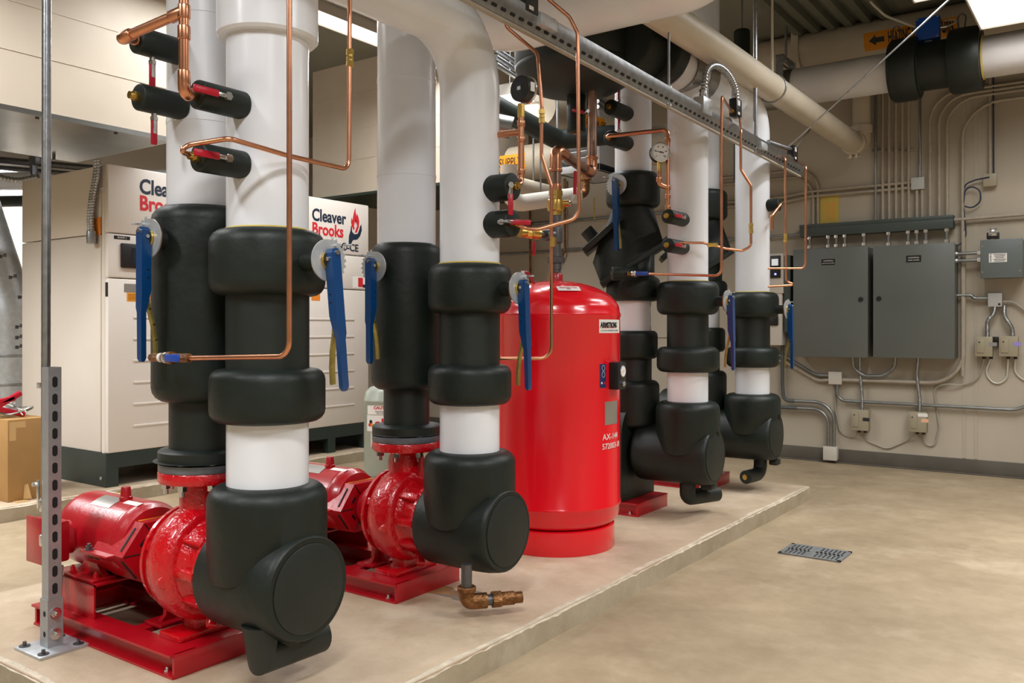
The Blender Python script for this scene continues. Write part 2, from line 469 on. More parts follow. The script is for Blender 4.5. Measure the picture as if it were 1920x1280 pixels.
c2 = U(1736, 3, z=3.3)
lamp(c2.x+.02, c2.y-.63, 3.3, 'ceiling light just showing its edge at the top of the photo', W=.16, L=1.22, watts=20)
for i, (x, y, w) in enumerate(((-.6, .3, 66), (1.6, -.6, 60), (1.2, 2.9, 84), (-2.9, -1.0, 74), (-6.3, 1.05, 118), (-4.7, 1.5, 34), (.4, 5.2, 46))):  # unseen lamps; the low left one and the far one added for brightness
    lamp(x, y, 2.78 if x < -5.5 else 3.45, 'unseen white ceiling light hung out over the open floor', watts=w, spread=115 if y > 5 else 150, group='ceiling lights over the open floor')
c = U(672, 62, z=3.45)
lamp(c.x, c.y, 3.45, 'long bright fluorescent strip light above the boilers, left of the grey pipe', L=3.2, W=.22, watts=70, spread=175)
c = U(966, 186, d=6.6)
lamp(-3.4, 4.9, 3.45, 'unseen white ceiling light added above the air separator to brighten the heater', watts=18)  # unseen lamp, added to brighten the front of the unit heater
lamp(c.x-.02, c.y+.4, c.z, 'glowing ceiling light glimpsed behind the black-backed gauge', L=1.1, W=.22, watts=12)
c = U(28, 330, d=8.6)
lamp(c.x, c.y, c.z, 'glowing ceiling light seen at the left edge behind the boiler', L=.9, W=.5, watts=55)

# ================================================================= PUMPS
def ribs(mb, cx, cy, cz, x0, x1, r, n, w=.022, h=.02):
    for k in range(n):
        a = 2*PI*(k+.5)/n; c = V((0, math.cos(a), math.sin(a)))
        R = Matrix((X, Y*math.cos(a)+Z*math.sin(a), Y*-math.sin(a)+Z*math.cos(a))).transposed()
        mb.box(V(((x0+x1)/2, cy, cz))+c*(r+h/2-.012), (x1-x0, h+.024, w), .005, R)

def pump(xr, y0, xd, label, insulated=False, full=True, rend=True):
    """end-suction pump: xr right end of its base, y0 centre line, xd x of the discharge"""
    az = .41; zb = .09
    root = thing('pump', label, 'pump', (xr-.45, y0, zb))
    xl = xr-.89
    # base frame: two channels with a closed right end
    mb = MB()
    for s in (-1, 1):
        ch = [(0, 0), (.075, 0), (.075, .008), (.045, .012), (.045, .066), (.085, .070), (.085, .078), (-.008, .078), (-.008, .070), (.030, .066), (.030, .012), (0, .008)]
        mb.prism([(s*(-.205+a), b) for a, b in ch] if s == 1 else [(.205-a, b) for a, b in ch], (xl, y0, zb), Y, Z, (xr-xl-.004, 0, 0))
    mb.bb((xr-.012, y0-.20, zb), (xr, y0+.20, zb+.078), .002)
    mb.bb((xr-.10, y0-.15, zb+.066), (xr-.01, y0+.15, zb+.0775))
    mb.bb((xr-.36, y0-.15, zb+.060), (xr-.30, y0+.15, zb+.0775))
    mb.bb((xl, y0-.20, zb), (xl+.012, y0+.20, zb+.07))
    mb.bb((xr-.18, y0-.14, zb+.055), (xr-.155, y0+.14, zb+.0775)); mb.bb((xr-.13, y0-.14, zb+.055), (xr-.115, y0+.14, zb+.0775))
    base = mb.build('base_frame', RED, root)
    mb = MB()
    for xx in (xr-.06, xl+.10): mb.hexbolt((xx, y0-.185, zb+.006), Z, .011, .009)
    mb.hexbolt((xr-.06, y0+.185, zb+.006), Z, .011, .009)
    lab(mb.build('anchor_bolt', CHROME, base), 'zinc anchor bolts of the base')
    if insulated:
        # volute wrapped in black sheet: arched box facing the aisle
        zt = .56; r = .215; pl = [(-r, .0), (-r, zt-zb-.08)]
        pl += [(-r*math.cos(PI*k/14), zt-zb-.08+r*.95*math.sin(PI*k/14)) for k in range(1, 14)] + [(r, zt-zb-.08), (r, 0)]
        lab(MB().prism(pl, (xr-.40, y0, zb+.079), Y, Z, (.30, 0, 0)).build('volute_jacket', FOAMD, root), 'black foam jacket round the volute')
    else:
        # volute casing
        xv = xd
        pr = [(.055, -.105), (.172, -.102), (.178, -.096), (.178, -.082), (.150, -.078), (.150, -.062), (.172, -.060), (.186, -.050), (.196, -.022), (.199, .012), (.196, .045), (.186, .068), (.178, .074), (.158, .078), (.146, .092), (.138, .12), (.140, .16), (.158, .166), (.160, .188), (.12, .20)]
        mb = MB().lathe(pr, (xv, y0, az), X, 56)
        # scroll growing toward the discharge neck
        mb.lathe([(.078, .0), (.078, .17), (.072, .20), (.072, .26)], (xv, y0, az+.05), Z, 32)
        ribs(mb, xv, y0, az, xv+.06, xv+.175, .140, 9, .030, .026)
        ribs(mb, xv, y0, az, xv-.095, xv-.03, .150, 8, .034, .022)
        mb.cyl((xv+.02, y0-.17, az-.03), (xv+.06, y0-.185, az-.03), .022, n=18, bev=.004)
        mb.bb((xv-.035, y0-.055, zb+.075), (xv+.035, y0+.055, az-.17), .006)
        mb.bb((xv-.06, y0-.13, zb+.078), (xv+.06, y0+.13, zb+.098), .004)
        mb.cyl((xv+.12, y0-.05, az-.14), (xv+.15, y0-.075, az-.185), .018, n=14, bev=.004)
        vol = mb.build('volute', REDC, root)
        # discharge flange
        mb = MB().lathe([(.072, -.02), (.09, -.004), (.145, 0), (.147, .004), (.147, .032), (.144, .036)], (xd, y0, .682), Z, 56)
        fl = mb.build('discharge_flange', REDC, vol)
        # bearing frame between volute and coupling
        mb = MB().lathe([(.055, 0), (.082, .01), (.082, .09), (.10, .105), (.12, .13)], (xv-.23, y0, az), X, 32)
        pl = [(-.05, 0), (.05, 0), (.03, .03), (.022, .14), (-.022, .14), (-.03, .03)]
        mb.prism([(a*1.6, b) for a, b in pl], (xv-.165, y0, zb+.080), Y, Z, (.02, 0, 0)); mb.bb((xv-.21, y0-.09, zb+.078), (xv-.11, y0+.09, zb+.092), .003)
        mb.prism(pl, (xv-.155, y0-.01, zb+.085), X, Z, (0, .02, 0))
        mb.build('bearing_frame', RED, root)
    # motor stand (bent plate, open to the right)
    mb = MB(); x0, x1, zt = xl+.03, xl+.36, .288
    mb.bb((x0, y0-.17, zt-.006), (x1, y0+.17, zt)); mb.bb((x0, y0-.17, zb+.075), (x1, y0-.164, zt)); mb.bb((x0, y0+.164, zb+.075), (x1, y0+.17, zt))
    mb.bb((x0, y0-.17, zb+.075), (x0+.006, y0+.17, zt)); mb.bb((x0+.20, y0-.185, zb+.078), (x0+.25, y0-.165, zb+.086), .002)
    mb.build('motor_stand', RED, root)
    # motor
    xa, xb = xl+.0, xl+.475; mz = az+.015
    pr = [(.05, -.012), (.10, -.008), (.128, .012), (.138, .03), (.138, .055), (.1405, .058), (.1405, xb-xa-.075), (.138, xb-xa-.072), (.142, xb-xa-.068), (.142, xb-xa-.05), (.134, xb-xa-.035), (.125, xb-xa-.01), (.10, xb-xa), (.03, xb-xa+.004), (.025, xb-xa+.04)]
    mb = MB().lathe(pr, (xa, y0, mz), X, 48)
    mo = mb.build('motor', RED, root)
    mb = MB()
    for s in (-1, 1):
        pl = [(-.085, 0), (.085, 0), (.085, .012), (.045, .05), (.03, .085), (-.03, .085), (-.045, .05), (-.085, .012)]
        mb.prism(pl, (xa+.23, y0+s*.10-.012, .288), X, Z, (0, .024, 0)); mb.bb((xa+.13, y0+s*.115-.045, .288), (xa+.33, y0+s*.115+.045, .298), .003)
    mb.build('motor_foot', RED, mo)
    mb = MB()
    for s in (-1, 1):
        for xx in (xa+.15, xa+.31): mb.hexbolt((xx, y0+s*.135, .298), Z, .010, .014)
    mb.build('foot_bolt', REDC, mo)
    mb = MB().lathe([(.024, 0), (.024, .012), (.020, .014), (.017, .045), (.015, .048)], (xa+.30, y0-.015, mz+.137), Z, 20)
    mb.build('lifting_plug', RED, mo)
    if full:
        wrap_plate(xa+.17, xa+.30, y0, mz, .1412, 98, 125, 'nameplate', PLATE, mo)
        wrap_plate(xa+.10, xa+.24, y0, mz, .1412, 72, 82, 'warning_label', LABW, mo, 'white and yellow warning label')
        wrap_plate(xa+.15, xa+.21, y0, mz, .1418, 73, 81, 'warning_label', LABY, mo, 'yellow part of the warning label')
        wrap_plate(xa+.335, xa+.43, y0, mz, .1412, 100, 110, 'warning_label', LABW, mo, 'small white label by the motor end')
        slots = MB()
        for a in (205, 232):
            for xx in (xa+.26, xa+.30):
                aa = math.radians(a); slots.box((xx, y0+math.cos(aa)*.140, mz+math.sin(aa)*.140), (.030, .006, .006), .002)
        slots.build('vent_slot', LABK, mo)
    # conduit box on the near side
    mb = MB().lathe([(.062, 0), (.062, .05), (.055, .06)], (xa+.11, y0-.12, mz-.005), (0, -1, 0), 28)
    mb.bb((xa+.03, y0-.235, mz-.075), (xa+.19, y0-.165, mz+.075), .010)
    tb = mb.build('terminal_box', RED, mo)
    MB().bb((xa+.022, y0-.243, mz-.085), (xa+.198, y0-.235, mz+.085), .004).build('box_cover', RED, tb)
    # coupling guard: six-sided sheet tunnel
    gx0, gx1, gr, gh = xl+.33, xl+.525, .160, .105
    hexa = [(gr, 0), (gr*.5, gh), (-gr*.5, gh), (-gr, 0), (-gr*.5, -gh), (gr*.5, -gh)]
    mb = MB().prism(hexa, (gx0, y0, az), Y, Z, (gx1-gx0, 0, 0))
    for s in (-1, 1): mb.bb((gx0-.03, y0+s*(gr+.010)-.020, az-.004), (gx1-.05, y0+s*(gr+.010)+.020, az+.002))
    g = mb.build('coupling_guard', RED, root)
    zt = az+gh
    MB().bb((gx0+.085, y0-.068, zt), (gx0+.150, y0+.078, zt+.001)).build('caution_strip', LABY, g)
    xe_ = gx1+.0008
    for k in range(6):                                    # joint lines and slots on the end face
        q = V((xe_, y0+hexa[k][0]*.97, az+hexa[k][1]*.97)); q2 = V((xe_, y0+hexa[k][0]*.55, az+hexa[k][1]*.55))
        MB().tube([q, q2], .0025, 6).build('joint_line', LABK, g)
        a_, b_ = hexa[k], hexa[(k+1) % 6]; mx, mz = (a_[0]+b_[0])/2*.70, (a_[1]+b_[1])/2*.70
        if k in (2, 3, 5, 0): MB().box((xe_, y0+mx, az+mz), (.002, .010, .028), .0, Matrix.Rotation(.7*(1 if k in (3, 0) else -1), 3, 'X')).build('end_slot', LABK, g)
    for k in (2, 3):                                      # long slots on the sloping near panels
        a_, b_ = hexa[k], hexa[(k+1) % 6]; d_ = V((0, b_[0]-a_[0], b_[1]-a_[1])); n2_ = V((0, a_[0]+b_[0], a_[1]+b_[1])).normalized()*.0008
        p_ = V((gx1-.028, y0+a_[0], az+a_[1])); MB().tube([p_+d_*.18+n2_, p_+d_*.85+n2_], .0045, 6).build('panel_slot', LABK, g)
    mb = MB().hexbolt((gx0+.0, y0-gr-.012, az+.002), Z, .012, .012)
    mb.build('guard_bolt', STEELD, g)
    return root

def wrap_plate(x0, x1, cy, cz, r, a0, a1, name, m, parent, label=None, axis='x', th=.0008):
    """thin label lying on a cylinder about X (angles from +Y towards +Z) or about Z (angles from +X towards +Y)"""
    n = max(3, int(abs(a1-a0)/5)); vs = []; fs = []
    for i in range(n+1):
        a = math.radians(a0+(a1-a0)*i/n); c, s = math.cos(a), math.sin(a)
        for rr in (r, r+th):
            for xx in (x0, x1):
                vs.append((xx, cy+c*rr, cz+s*rr) if axis == 'x' else (cy+c*rr, cz+s*rr, xx))
    for i in range(n):
        o = i*4
        fs += [(o+2, o+3, o+7, o+6), (o, o+4, o+5, o+1), (o, o+2, o+6, o+4), (o+1, o+5, o+7, o+3)]
    fs += [(0, 1, 3, 2), (4*n, 4*n+2, 4*n+3, 4*n+1)]
    o = MB().add(vs, fs).build(name, m, parent)
    if label: o['label'] = label
    return o

PY = (1.80, 2.76, 4.76, 5.77)                   # pump centre lines
RX = (-2.245, -2.18, -2.12, -2.095)             # suction risers
DX = (-2.585, -2.525, -2.48, -2.45)             # discharge risers
pump(-2.45, PY[0], DX[0], 'red end-suction pump nearest the camera, with motor and base frame in full view')
pump(-2.395, PY[1], DX[1], 'red end-suction pump between the nearest pump and the red tank')
pump(-2.345, PY[2], DX[2], 'red pump with black foam volute jacket just beyond the tank', insulated=True, full=False)
pump(-2.335, PY[3], DX[3], 'red pump with black foam volute jacket farthest from the camera', insulated=True, full=False)
# ================================================================= RISERS
def collar(mb, x, y, z0, z1, r, e=.035):
    return mb.cyl((x, y, z0), (x, y, z1), r, n=48, bev=e)
def seam_pipe(mb, x, y, z0, z1, r, seams=()):
    pr = [(r, z0)]
    for s in sorted(seams): pr += [(r, s-.0015), (r+.0018, s-.001), (r+.0018, s+.012), (r, s+.0125)]
    pr.append((r, z1)); return mb.lathe(pr, (x, y, 0), Z, 56)

def elbow(x, y, xe, label, rv=.187, rh=.173, top=.705, az=.40, L=.36):
    """foam-wrapped suction elbow: lying barrel with an end cap and an upright sleeve"""
    t = thing('suction_elbow', label, 'pipe elbow', (x, y, az-rh))
    xs = xe-L
    b = MB().lathe([(rh-.03, 0), (rh-.008, .004), (rh-.002, .012), (rh, .02), (rh, L-.12), (rh-.003, L-.06), (rh-.010, L-.02), (rh-.014, L-.004), (rh-.019, L), (rh-.034, L)], (xs, y, az), X, 64).build('barrel_foam', FOAM, t)
    MB().lathe([(rh-.036, -.006), (rh-.036, .003), (rh-.040, .005)], (xe, y, az), X, 64).build('end_cap_foam', FOAMD, b)
    n = 72; vs = []; fs = []; prof = [(rh-.02, None), (rv-.006, None), (rv, None), (rv, top-.05)]
    for k in range(1, 7):
        a = PI/2*k/6; prof.append((rv-.05*(1-math.cos(a)), top-.05+.05*math.sin(a)))
    for q, (r_, z_) in enumerate(prof):
        for k in range(n):
            c, s_ = math.cos(2*PI*k/n), math.sin(2*PI*k/n)
            zb_ = az+.012+(rh-.035)*(1-math.sqrt(max(0, 1-c*c)))      # cut round where it sits on the barrel
            vs.append((x+r_*c, y+r_*s_, zb_+(.006 if q == 2 else 0) if z_ is None else z_))
    for q in range(len(prof)-1):
        for k in range(n):
            k2 = (k+1) % n; fs.append((q*n+k, q*n+k2, q*n+n+k2, q*n+n+k))
    fs.append(tuple(range((len(prof)-1)*n, len(prof)*n)))
    MB().add(vs, fs).build('sleeve_foam', FOAM, t, ang=50)
    return t

eA = elbow(RX[0], PY[0], -2.05, 'black foam suction elbow with round end cap nearest the camera')
mb = MB().tube([(-2.15, PY[0]-.10, .30), (-2.15, PY[0]-.10, .205), (-2.15, PY[0]+.13, .205)], .060, 24)
mb.cyl((-2.16, PY[0]-.02, .22), (-2.16, PY[0]-.02, .30), .07, n=20)
mb.build('drain_foam', FOAMD, eA)
eC = elbow(RX[1], PY[1], -1.99, 'black foam suction elbow with a rusty drain fitting beneath it')
c = U(875, 1060, d=3.3)
mb = MB().cyl((c.x, c.y, .20), (c.x, c.y, .30), .021, n=16); lab(mb.build('drain_nipple', STEELD, eC), 'black drain nipple')
mb = MB().tube([(c.x, c.y, .205), (c.x, c.y, .155), (c.x+.05, c.y+.06, .155)], .030, 14, R=.03)
mb.cyl((c.x, c.y, .195), (c.x, c.y, .215), .036, n=16, bev=.004); dr = lab(mb.build('drain_fitting', RUSTB, eC), 'rusty brass drain elbow')
dd = V((.62, .78, .0)).normalized(); q = V((c.x, c.y, .155))+dd*.05
MB().cyl(q, q+dd*.05, .021, n=14).build('nipple', STEELD, dr)
mb = MB().cyl(q+dd*.05, q+dd*.085, .032, n=8); mb.cyl(q+dd*.085, q+dd*.14, .026, n=16, bev=.004); mb.cyl(q+dd*.14, q+dd*.17, .022, n=16)
mb.build('hose_end', RUSTB, dr)
eE = elbow(RX[2], PY[2], -1.95, 'black foam suction elbow just right of the red tank', az=.455, top=.77, L=.47)
mb = MB().tube([(-2.12, PY[2], .30), (-2.12, PY[2], .20), (-2.12+.09, PY[2]+.22, .20)], .047, 18, R=.03)
mb.bb((-2.05, PY[2]+.02, .25), (-1.98, PY[2]+.12, .29), .01); mb.build('drain_foam', FOAMD, eE)
eG = elbow(RX[3], PY[3], -1.93, 'black foam suction elbow farthest from the camera', az=.475, top=.755, L=.47)
mb = MB().tube([(-2.06, PY[3]+.06, .33), (-2.06, PY[3]+.06, .20), (-2.06-.03, PY[3]-.14, .20)], .045, 18, R=.07)
mb.bb((-1.99, PY[3]+.02, .27), (-1.93, PY[3]+.10, .31), .01); d_ = mb.build('drain_foam', FOAMD, eG)
MB().cyl((-2.093, PY[3]-.139, .20), (-2.095, PY[3]-.146, .20), .018, n=16).build('drain_plug', BRASS, d_)

def riser(x, y, zs, r, rc, label, path=None, ztop=None, R=.24, seams=()):
    """zs: elbow top, lower collar 0/1, upper collar 0/1"""
    t = thing('insulated_pipe', label, 'pipe', (x, y, zs[0]-.02))
    MB().lathe([(r, zs[0]-.03), (r, zs[1]+.03)], (x, y, 0), Z, 56).build('lower_jacket', WHITE, t)
    collar(MB(), x, y, zs[1], zs[2], rc, .038).build('lower_collar', FOAM, t)
    MB().lathe([(r+.002, zs[2]-.03), (r+.002, zs[3]+.03)], (x, y, 0), Z, 56).build('barrel_foam', FOAMD, t)
    collar(MB(), x, y, zs[3], zs[4], rc, .045).build('upper_collar', FOAM, t)
    if path: MB().tube([(x, y, zs[4]-.03)]+path, r, 48, R=R, seg=16).build('upper_jacket', WHITE, t)
    else: seam_pipe(MB(), x, y, zs[4]-.03, ztop, r, seams).build('upper_jacket', WHITE, t)
    # little rim of yellow adhesive where the foam meets the jacket
    MB().lathe([(r+.001, zs[4]-.004), (r+.010, zs[4]-.003), (r+.004, zs[4]+.004), (r+.001, zs[4]+.005)], (x, y, 0), Z, 40).build('glue_bead', LABYP, t)
    return t
rA = riser(RX[0], PY[0], (.705, .902, 1.072, 1.302, 1.511), .128, .181, 'white jacketed suction riser over the nearest elbow, topped by a wider white fitting', ztop=2.25)
MB().lathe([(.128, 2.115), (.150, 2.116), (.158, 2.125), (.158, 3.0)], (RX[0], PY[0], 0), Z, 56).build('wide_fitting_jacket', WHITE, rA)
hz = 2.43
rC = riser(RX[1], PY[1], (.703, .893, 1.053, 1.258, 1.459), .1215, .17, 'white jacketed suction riser whose bend turns overhead toward the camera',
           path=[(RX[1], PY[1], hz), (RX[1], PY[0]+.12, hz)], R=.27)
rE = riser(RX[2], PY[2], (.769, .942, 1.090, 1.279, 1.474), .119, .181, 'white jacketed suction riser right of the tank under the long header', ztop=2.66)
rG = riser(RX[3], PY[3], (.751, .934, 1.072, 1.266, 1.444), .115, .175, 'white jacketed suction riser farthest from the camera, bending into the header',
           path=[(RX[3], PY[3], 2.70), (RX[3], PY[3]-.42, 2.70)], R=.20)

def discharge(x, y, zs, r, rc, rb, label, ztop):
    t = thing('insulated_pipe', label, 'pipe', (x, y, .72))
    b = MB().lathe([(rb+.05, zs[0]-.038), (.146, zs[0]-.036), (.147, zs[0]-.006), (.140, zs[0]), (rb, zs[0]+.004)], (x, y, 0), Z, 56).build('flange_foam', FOAMD, t)
    MB().lathe([(rb, zs[0]-.02), (rb, zs[1]+.05)], (x, y, 0), Z, 48).build('neck_foam', FOAMD, t)
    collar(MB(), x, y, zs[1], zs[2], rc, .05).build('valve_foam', FOAM, t)
    seam_pipe(MB(), x, y, zs[2]-.03, ztop, r, (zs[2]+.28, 2.25)).build('pipe_jacket', WHITE, t)
    MB().lathe([(.10, .718), (.144, .719), (.146, .722), (.146, .744), (.14, .746)], (x, y, 0), Z, 48).build('steel_flange', STEELF, t)
    mb = MB()
    for k in range(8):
        a = 2*PI*(k+.5)/8; q = V((x+.122*math.cos(a), y+.122*math.sin(a), 0))
        mb.cyl(q+Z*.644, q+Z*.768, .0085, n=8); mb.cyl(q+Z*.662, q+Z*.680, .0165, n=6); mb.cyl(q+Z*.679, q+Z*.683, .020, n=14); mb.cyl(q+Z*.747, q+Z*.762, .0165, n=6)
    lab(mb.build('flange_bolt', CHROME, t), 'zinc flange bolts')
    return t
discharge(DX[0], PY[0], (.790, .951, 1.611), .119, .168, .112, 'grey-white discharge pipe with tall black foam sleeve left of the nearest riser', CZ)
discharge(DX[1], PY[1], (.788, .937, 1.565), .125, .152, .098, 'grey-white discharge pipe with tall black foam sleeve above the second pump', CZ)

def triple_valve(x, y, label, shift=0.0):
    t = thing('insulated_pipe', label, 'pipe', (x, y, .5))
    r = .112
    seam_pipe(MB(), x, y, 2.12+shift, CZ, r, (2.6,)).build('pipe_jacket', WHITE, t)
    collar(MB(), x, y, 1.937+shift, 2.15+shift, .165, .04).build('upper_collar', FOAM, t)
    a = math.radians(28); u = V((math.cos(a), math.sin(a), 0)); w = V((-math.sin(a), math.cos(a), 0)); c = V((x, y, 0))
    P = lambda uu, zz, ww=0: c+u*uu+w*ww+Z*(zz+shift)
    ring = lambda z, rr, n=20, k=1.0: [P(rr*math.cos(2*PI*i/n), z, rr*math.sin(2*PI*i/n)*k) for i in range(n)]
    th = math.radians(33); e1 = u*math.cos(th)+Z*math.sin(th); nn = -u*math.sin(th)+Z*math.cos(th)
    pc = P(-.012, 1.60)
    sq = [pc+e1*(s*.222)+w*(q*.15) for s in (-1, 1) for q in (-1, 1)]
    body = MB().hull(ring(1.96, .115)+ring(1.85, .125)+sq+[P(-.245, 1.60, q*.07) for q in (-1, 1)]+[P(-.205, 1.72, q*.11) for q in (-1, 1)]+[P(-.15, 1.82, q*.12) for q in (-1, 1)])
    body.build('valve_body_foam', FOAM, t, ang=60)
    R = Matrix((e1, w, nn)).transposed()
    MB().box(pc-nn*.016, (.455, .32, .030), .004, R).build('flange_sheet', FOAMD, t)
    MB().hull(ring(1.50, .13)+ring(1.60, .125)+[pc-nn*.03+e1*(.15*math.cos(2*PI*i/16))+w*(.12*math.sin(2*PI*i/16)) for i in range(16)]).build('lower_body_foam', FOAM, t, ang=60)
    n2 = -u*.66+Z*.75; e2 = u*.75+Z*.66; p2 = P(-.185, 1.765)
    R2 = Matrix((e2, w, n2)).transposed()
    MB().box(p2, (.30, .30, .035), .004, R2).build('bonnet_sheet', FOAMD, t)
    MB().cyl(p2+n2*.02-e2*.05, p2+n2*.10-e2*.05, .042, n=24).build('bonnet_foam', FOAMD, t)
    collar(MB(), x, y, 1.364+shift, 1.515+shift, .165, .04).build('lower_collar', FOAM, t)
    seam_pipe(MB(), x, y, 1.15+shift, 1.39+shift, r).build('short_jacket', WHITE, t)
    collar(MB(), x, y, 1.013+shift, 1.184+shift, .150, .03).build('flange_foam', FOAM, t)
    MB().lathe([(.113, .86+shift), (.113, 1.04+shift)], (x, y, 0), Z, 40).build('barrel_foam', FOAMD, t)
    collar(MB(), x, y, .60+shift, .882+shift, .160, .04).build('pump_collar', FOAM, t)
    return t
triple_valve(DX[2], PY[2], 'white discharge pipe with large faceted black foam valve wrap behind the tank')
triple_valve(DX[3], PY[3], 'white discharge pipe with black foam valve wrap half hidden behind the other risers', .02)

# ================================================================= BUTTERFLY VALVE LEVERS
def lever_valve(p, d, label, tilt=0.0, length=.42, tside=1):
    """p centre of the notch plate, d outward direction of the stem"""
    d = V(d); s = Z.cross(d).normalized()       # sideways
    t = thing('butterfly_valve', label, 'valve', p)
    MB().cyl(p-d*.115, p+d*.03, .013, n=16).build('stem', STEELD, t)
    MB().cyl(p-d*.11, p-d*.006, .030, n=24, bev=.006).build('neck_foam', FOAMD, t)
    MB().cyl(p-d*.010, p-d*.003, .058, n=32).build('gasket', RUSTB, t)
    pl = []; n = 96
    for k in range(n):
        a = 2*PI*k/n; r = .063
        if math.cos(a-(0 if tside > 0 else PI)) > .2: r = .074 if k % 4 < 2 else .067
        pl.append((r*math.cos(a), r*math.sin(a)))
    mb = MB().prism(pl, p-d*.003, s, Z, d*.005); mb.cyl(p+d*.001+s*.03*tside+Z*.045, p+d*.012+s*.03*tside+Z*.045, .007, n=8)
    mb.box(p+s*(.082*tside)+Z*.052, (.02, .02, .006), .001)
    npl = mb.build('notch_plate', GALVL, t)
    mb = MB().cyl(p+d*.003, p+d*.010, .028, n=20); mb.build('washer', BRASS, npl)
    ax = (-Z+s*tilt).normalized(); sd = d.cross(ax).normalized(); o = p+d*.019+Z*.022
    mb = MB(); w, dp = .017, .015
    def sect(tt, ww, h0, h1): return [o+ax*tt+sd*a+d*b for a, b in ((-ww, h0), (ww, h0), (ww, h1), (-ww, h1))]
    secs = [(-.012, .010, -.008, .016), (.0, w, -dp, dp+.003), (.19, w, -dp, dp+.003), (.245, w*.98, -dp*.1, dp+.004), (.262, .0125, -dp*.0, dp+.003), (length-.012, .0125, 0, dp+.002), (length, .007, .003, dp-.001)]
    vs = []; fs = []
    for q in secs: vs += sect(*q)
    for i in range(len(secs)-1):
        for k in range(4): fs.append((i*4+k, i*4+(k+1) % 4, i*4+4+(k+1) % 4, i*4+4+k))
    fs += [(3, 2, 1, 0), tuple(len(vs)-4+k for k in range(4))]
    mb.add(vs, fs); lv = mb.build('lever_handle', BLUE, t, ang=25)
    mb = MB().cyl(o+d*(dp+.002)+sd*.002, o+d*(dp+.008)+sd*.002, .0075, n=14); mb.cyl(o+ax*.018+sd*(w*tside*-1), o+ax*.018+sd*(w*tside*-1.3), .006, n=10)
    mb.build('pivot_bolt', CHROME, lv)
    mb = MB()
    for q in (.125, .150):
        for sg in (-1, 1): mb.cyl(o+ax*q+sd*(w*sg)-d*.004, o+ax*q+sd*(w*1.03*sg)-d*.004, .0035, n=10)
    mb.build('rivet_hole', LABK, lv)
    a = o+ax*.20-d*.006; pts = [a, a+ax*.05-d*.010, a+ax*.10-d*.024, a+ax*.15-d*.032, a+ax*.20-d*.034]
    mb = MB()
    for k in range(len(pts)-1):
        c0, c1 = pts[k], pts[k+1]; q = (c1-c0).normalized(); nr = q.cross(sd).normalized()
        mb.hull([c+sd*s1*.009+nr*s2*.004 for c in (c0-q*.002, c1+q*.002) for s1 in (-1, 1) for s2 in (-1, 1)])
    mb.build('squeeze_trigger', YZINC, t)
    mb = MB().cyl(a+ax*.045-d*.004, a+ax*.045+d*.008, .006, n=12); mb.build('trigger_spring', CHROME, t)
    return t
lever_valve(V((RX[0]+.278, PY[0], 1.405)), X, 'blue lever valve on the nearest riser, its grey notch plate facing the aisle', tilt=.10)
lever_valve(V((RX[1]+.245, PY[1], 1.355)), X, 'blue lever valve on the riser beside the red tank', tilt=.06)
lever_valve(V((RX[2]+.245, PY[2], 1.355)), X, 'blue lever valve on the riser right of the tank, before the back wall', tilt=.05)
lever_valve(V((RX[3]+.240, PY[3], 1.325)), X, 'blue lever valve farthest from the camera, beside the grey enclosures', tilt=.04)
lever_valve(V((DX[0]+.015, PY[0]-.210, 1.490)), -Y, 'blue lever valve on the nearest discharge sleeve, in front of the boiler display', tilt=.0, tside=-1)
lever_valve(V((DX[1], PY[1]-.195, 1.452)), -Y, 'blue lever valve on the second discharge sleeve, between the two big risers', tilt=.0, tside=-1)
lever_valve(V((DX[2], PY[2]-.205, 2.055)), -Y, 'blue lever valve high on the faceted black wrap behind the tank', tilt=.03, tside=-1)

# ================================================================= EXPANSION TANK
TX, TY = -2.417, 3.779
t = thing('expansion_tank', 'big red steel expansion tank standing between the pumps', 'tank', (TX, TY, .09))
pr = [(.270, .214), (.296, .220), (.314, .236), (.326, .262), (.331, .306), (.3355, .311), (.3365, .317), (.3355, .323), (.332, .328), (.332, 1.255), (.3355, 1.261), (.3365, 1.267), (.3355, 1.273), (.331, 1.28)]
for k in range(1, 13):
    a = PI/2*k/12; pr.append((.331*math.cos(a), 1.28+.165*math.sin(a)))
MB().lathe(pr, (TX, TY, 0), Z, 72).build('shell', REDT, t, ang=50)
MB().lathe([(.300, .09), (.303, .094), (.302, .206), (.296, .210), (.26, .211)], (TX, TY, 0), Z, 72).build('base_ring', REDT, t)
MB().lathe([(.036, 1.43), (.036, 1.478), (.033, 1.483)], (TX, TY, 0), Z, 24).build('top_socket', RED, t)
q = U(985, 540, d=4.42)
MB().tube([V((q.x-.05, q.y, 1.40)), V((q.x-.04, q.y, 1.475)), V((q.x+.01, q.y, 1.49)), V((q.x+.07, q.y, 1.405))], .008, 10, R=.03).build('lifting_lug', RED, t)
def ang_of(px):                                   # angle on the tank shell seen at a pixel column
    best = None
    for k in range(-180, 181):
        a = math.radians(k/2-60)
        p = V((TX+.333*math.cos(a), TY+.333*math.sin(a), 1)); dx = p.dot(RT)/p.dot(FW)*F_PX+960
        if p.dot(V((math.cos(a), math.sin(a), 0))) and (V((math.cos(a), math.sin(a), 0)).dot(p-V((0, 0, 1)))) < 0:
            if best is None or abs(dx-px) < best[0]: best = (abs(dx-px), k/2-60)
    return best[1]
def tank_label(px0, px1, py0, py1, name, m, label, rr=.3325):
    a0, a1 = ang_of(px0), ang_of(px1); a = math.radians((a0+a1)/2); p = V((TX+rr*math.cos(a), TY+rr*math.sin(a), 0)); D = p.dot(FW)
    z1, z0 = CAM_H+(HOR-py0)*D/F_PX, CAM_H+(HOR-py1)*D/F_PX
    o = wrap_plate(z0, z1, TX, TY, rr, a0, a1, name, m, t, label, axis='z')
    return o, p, a, z0, z1
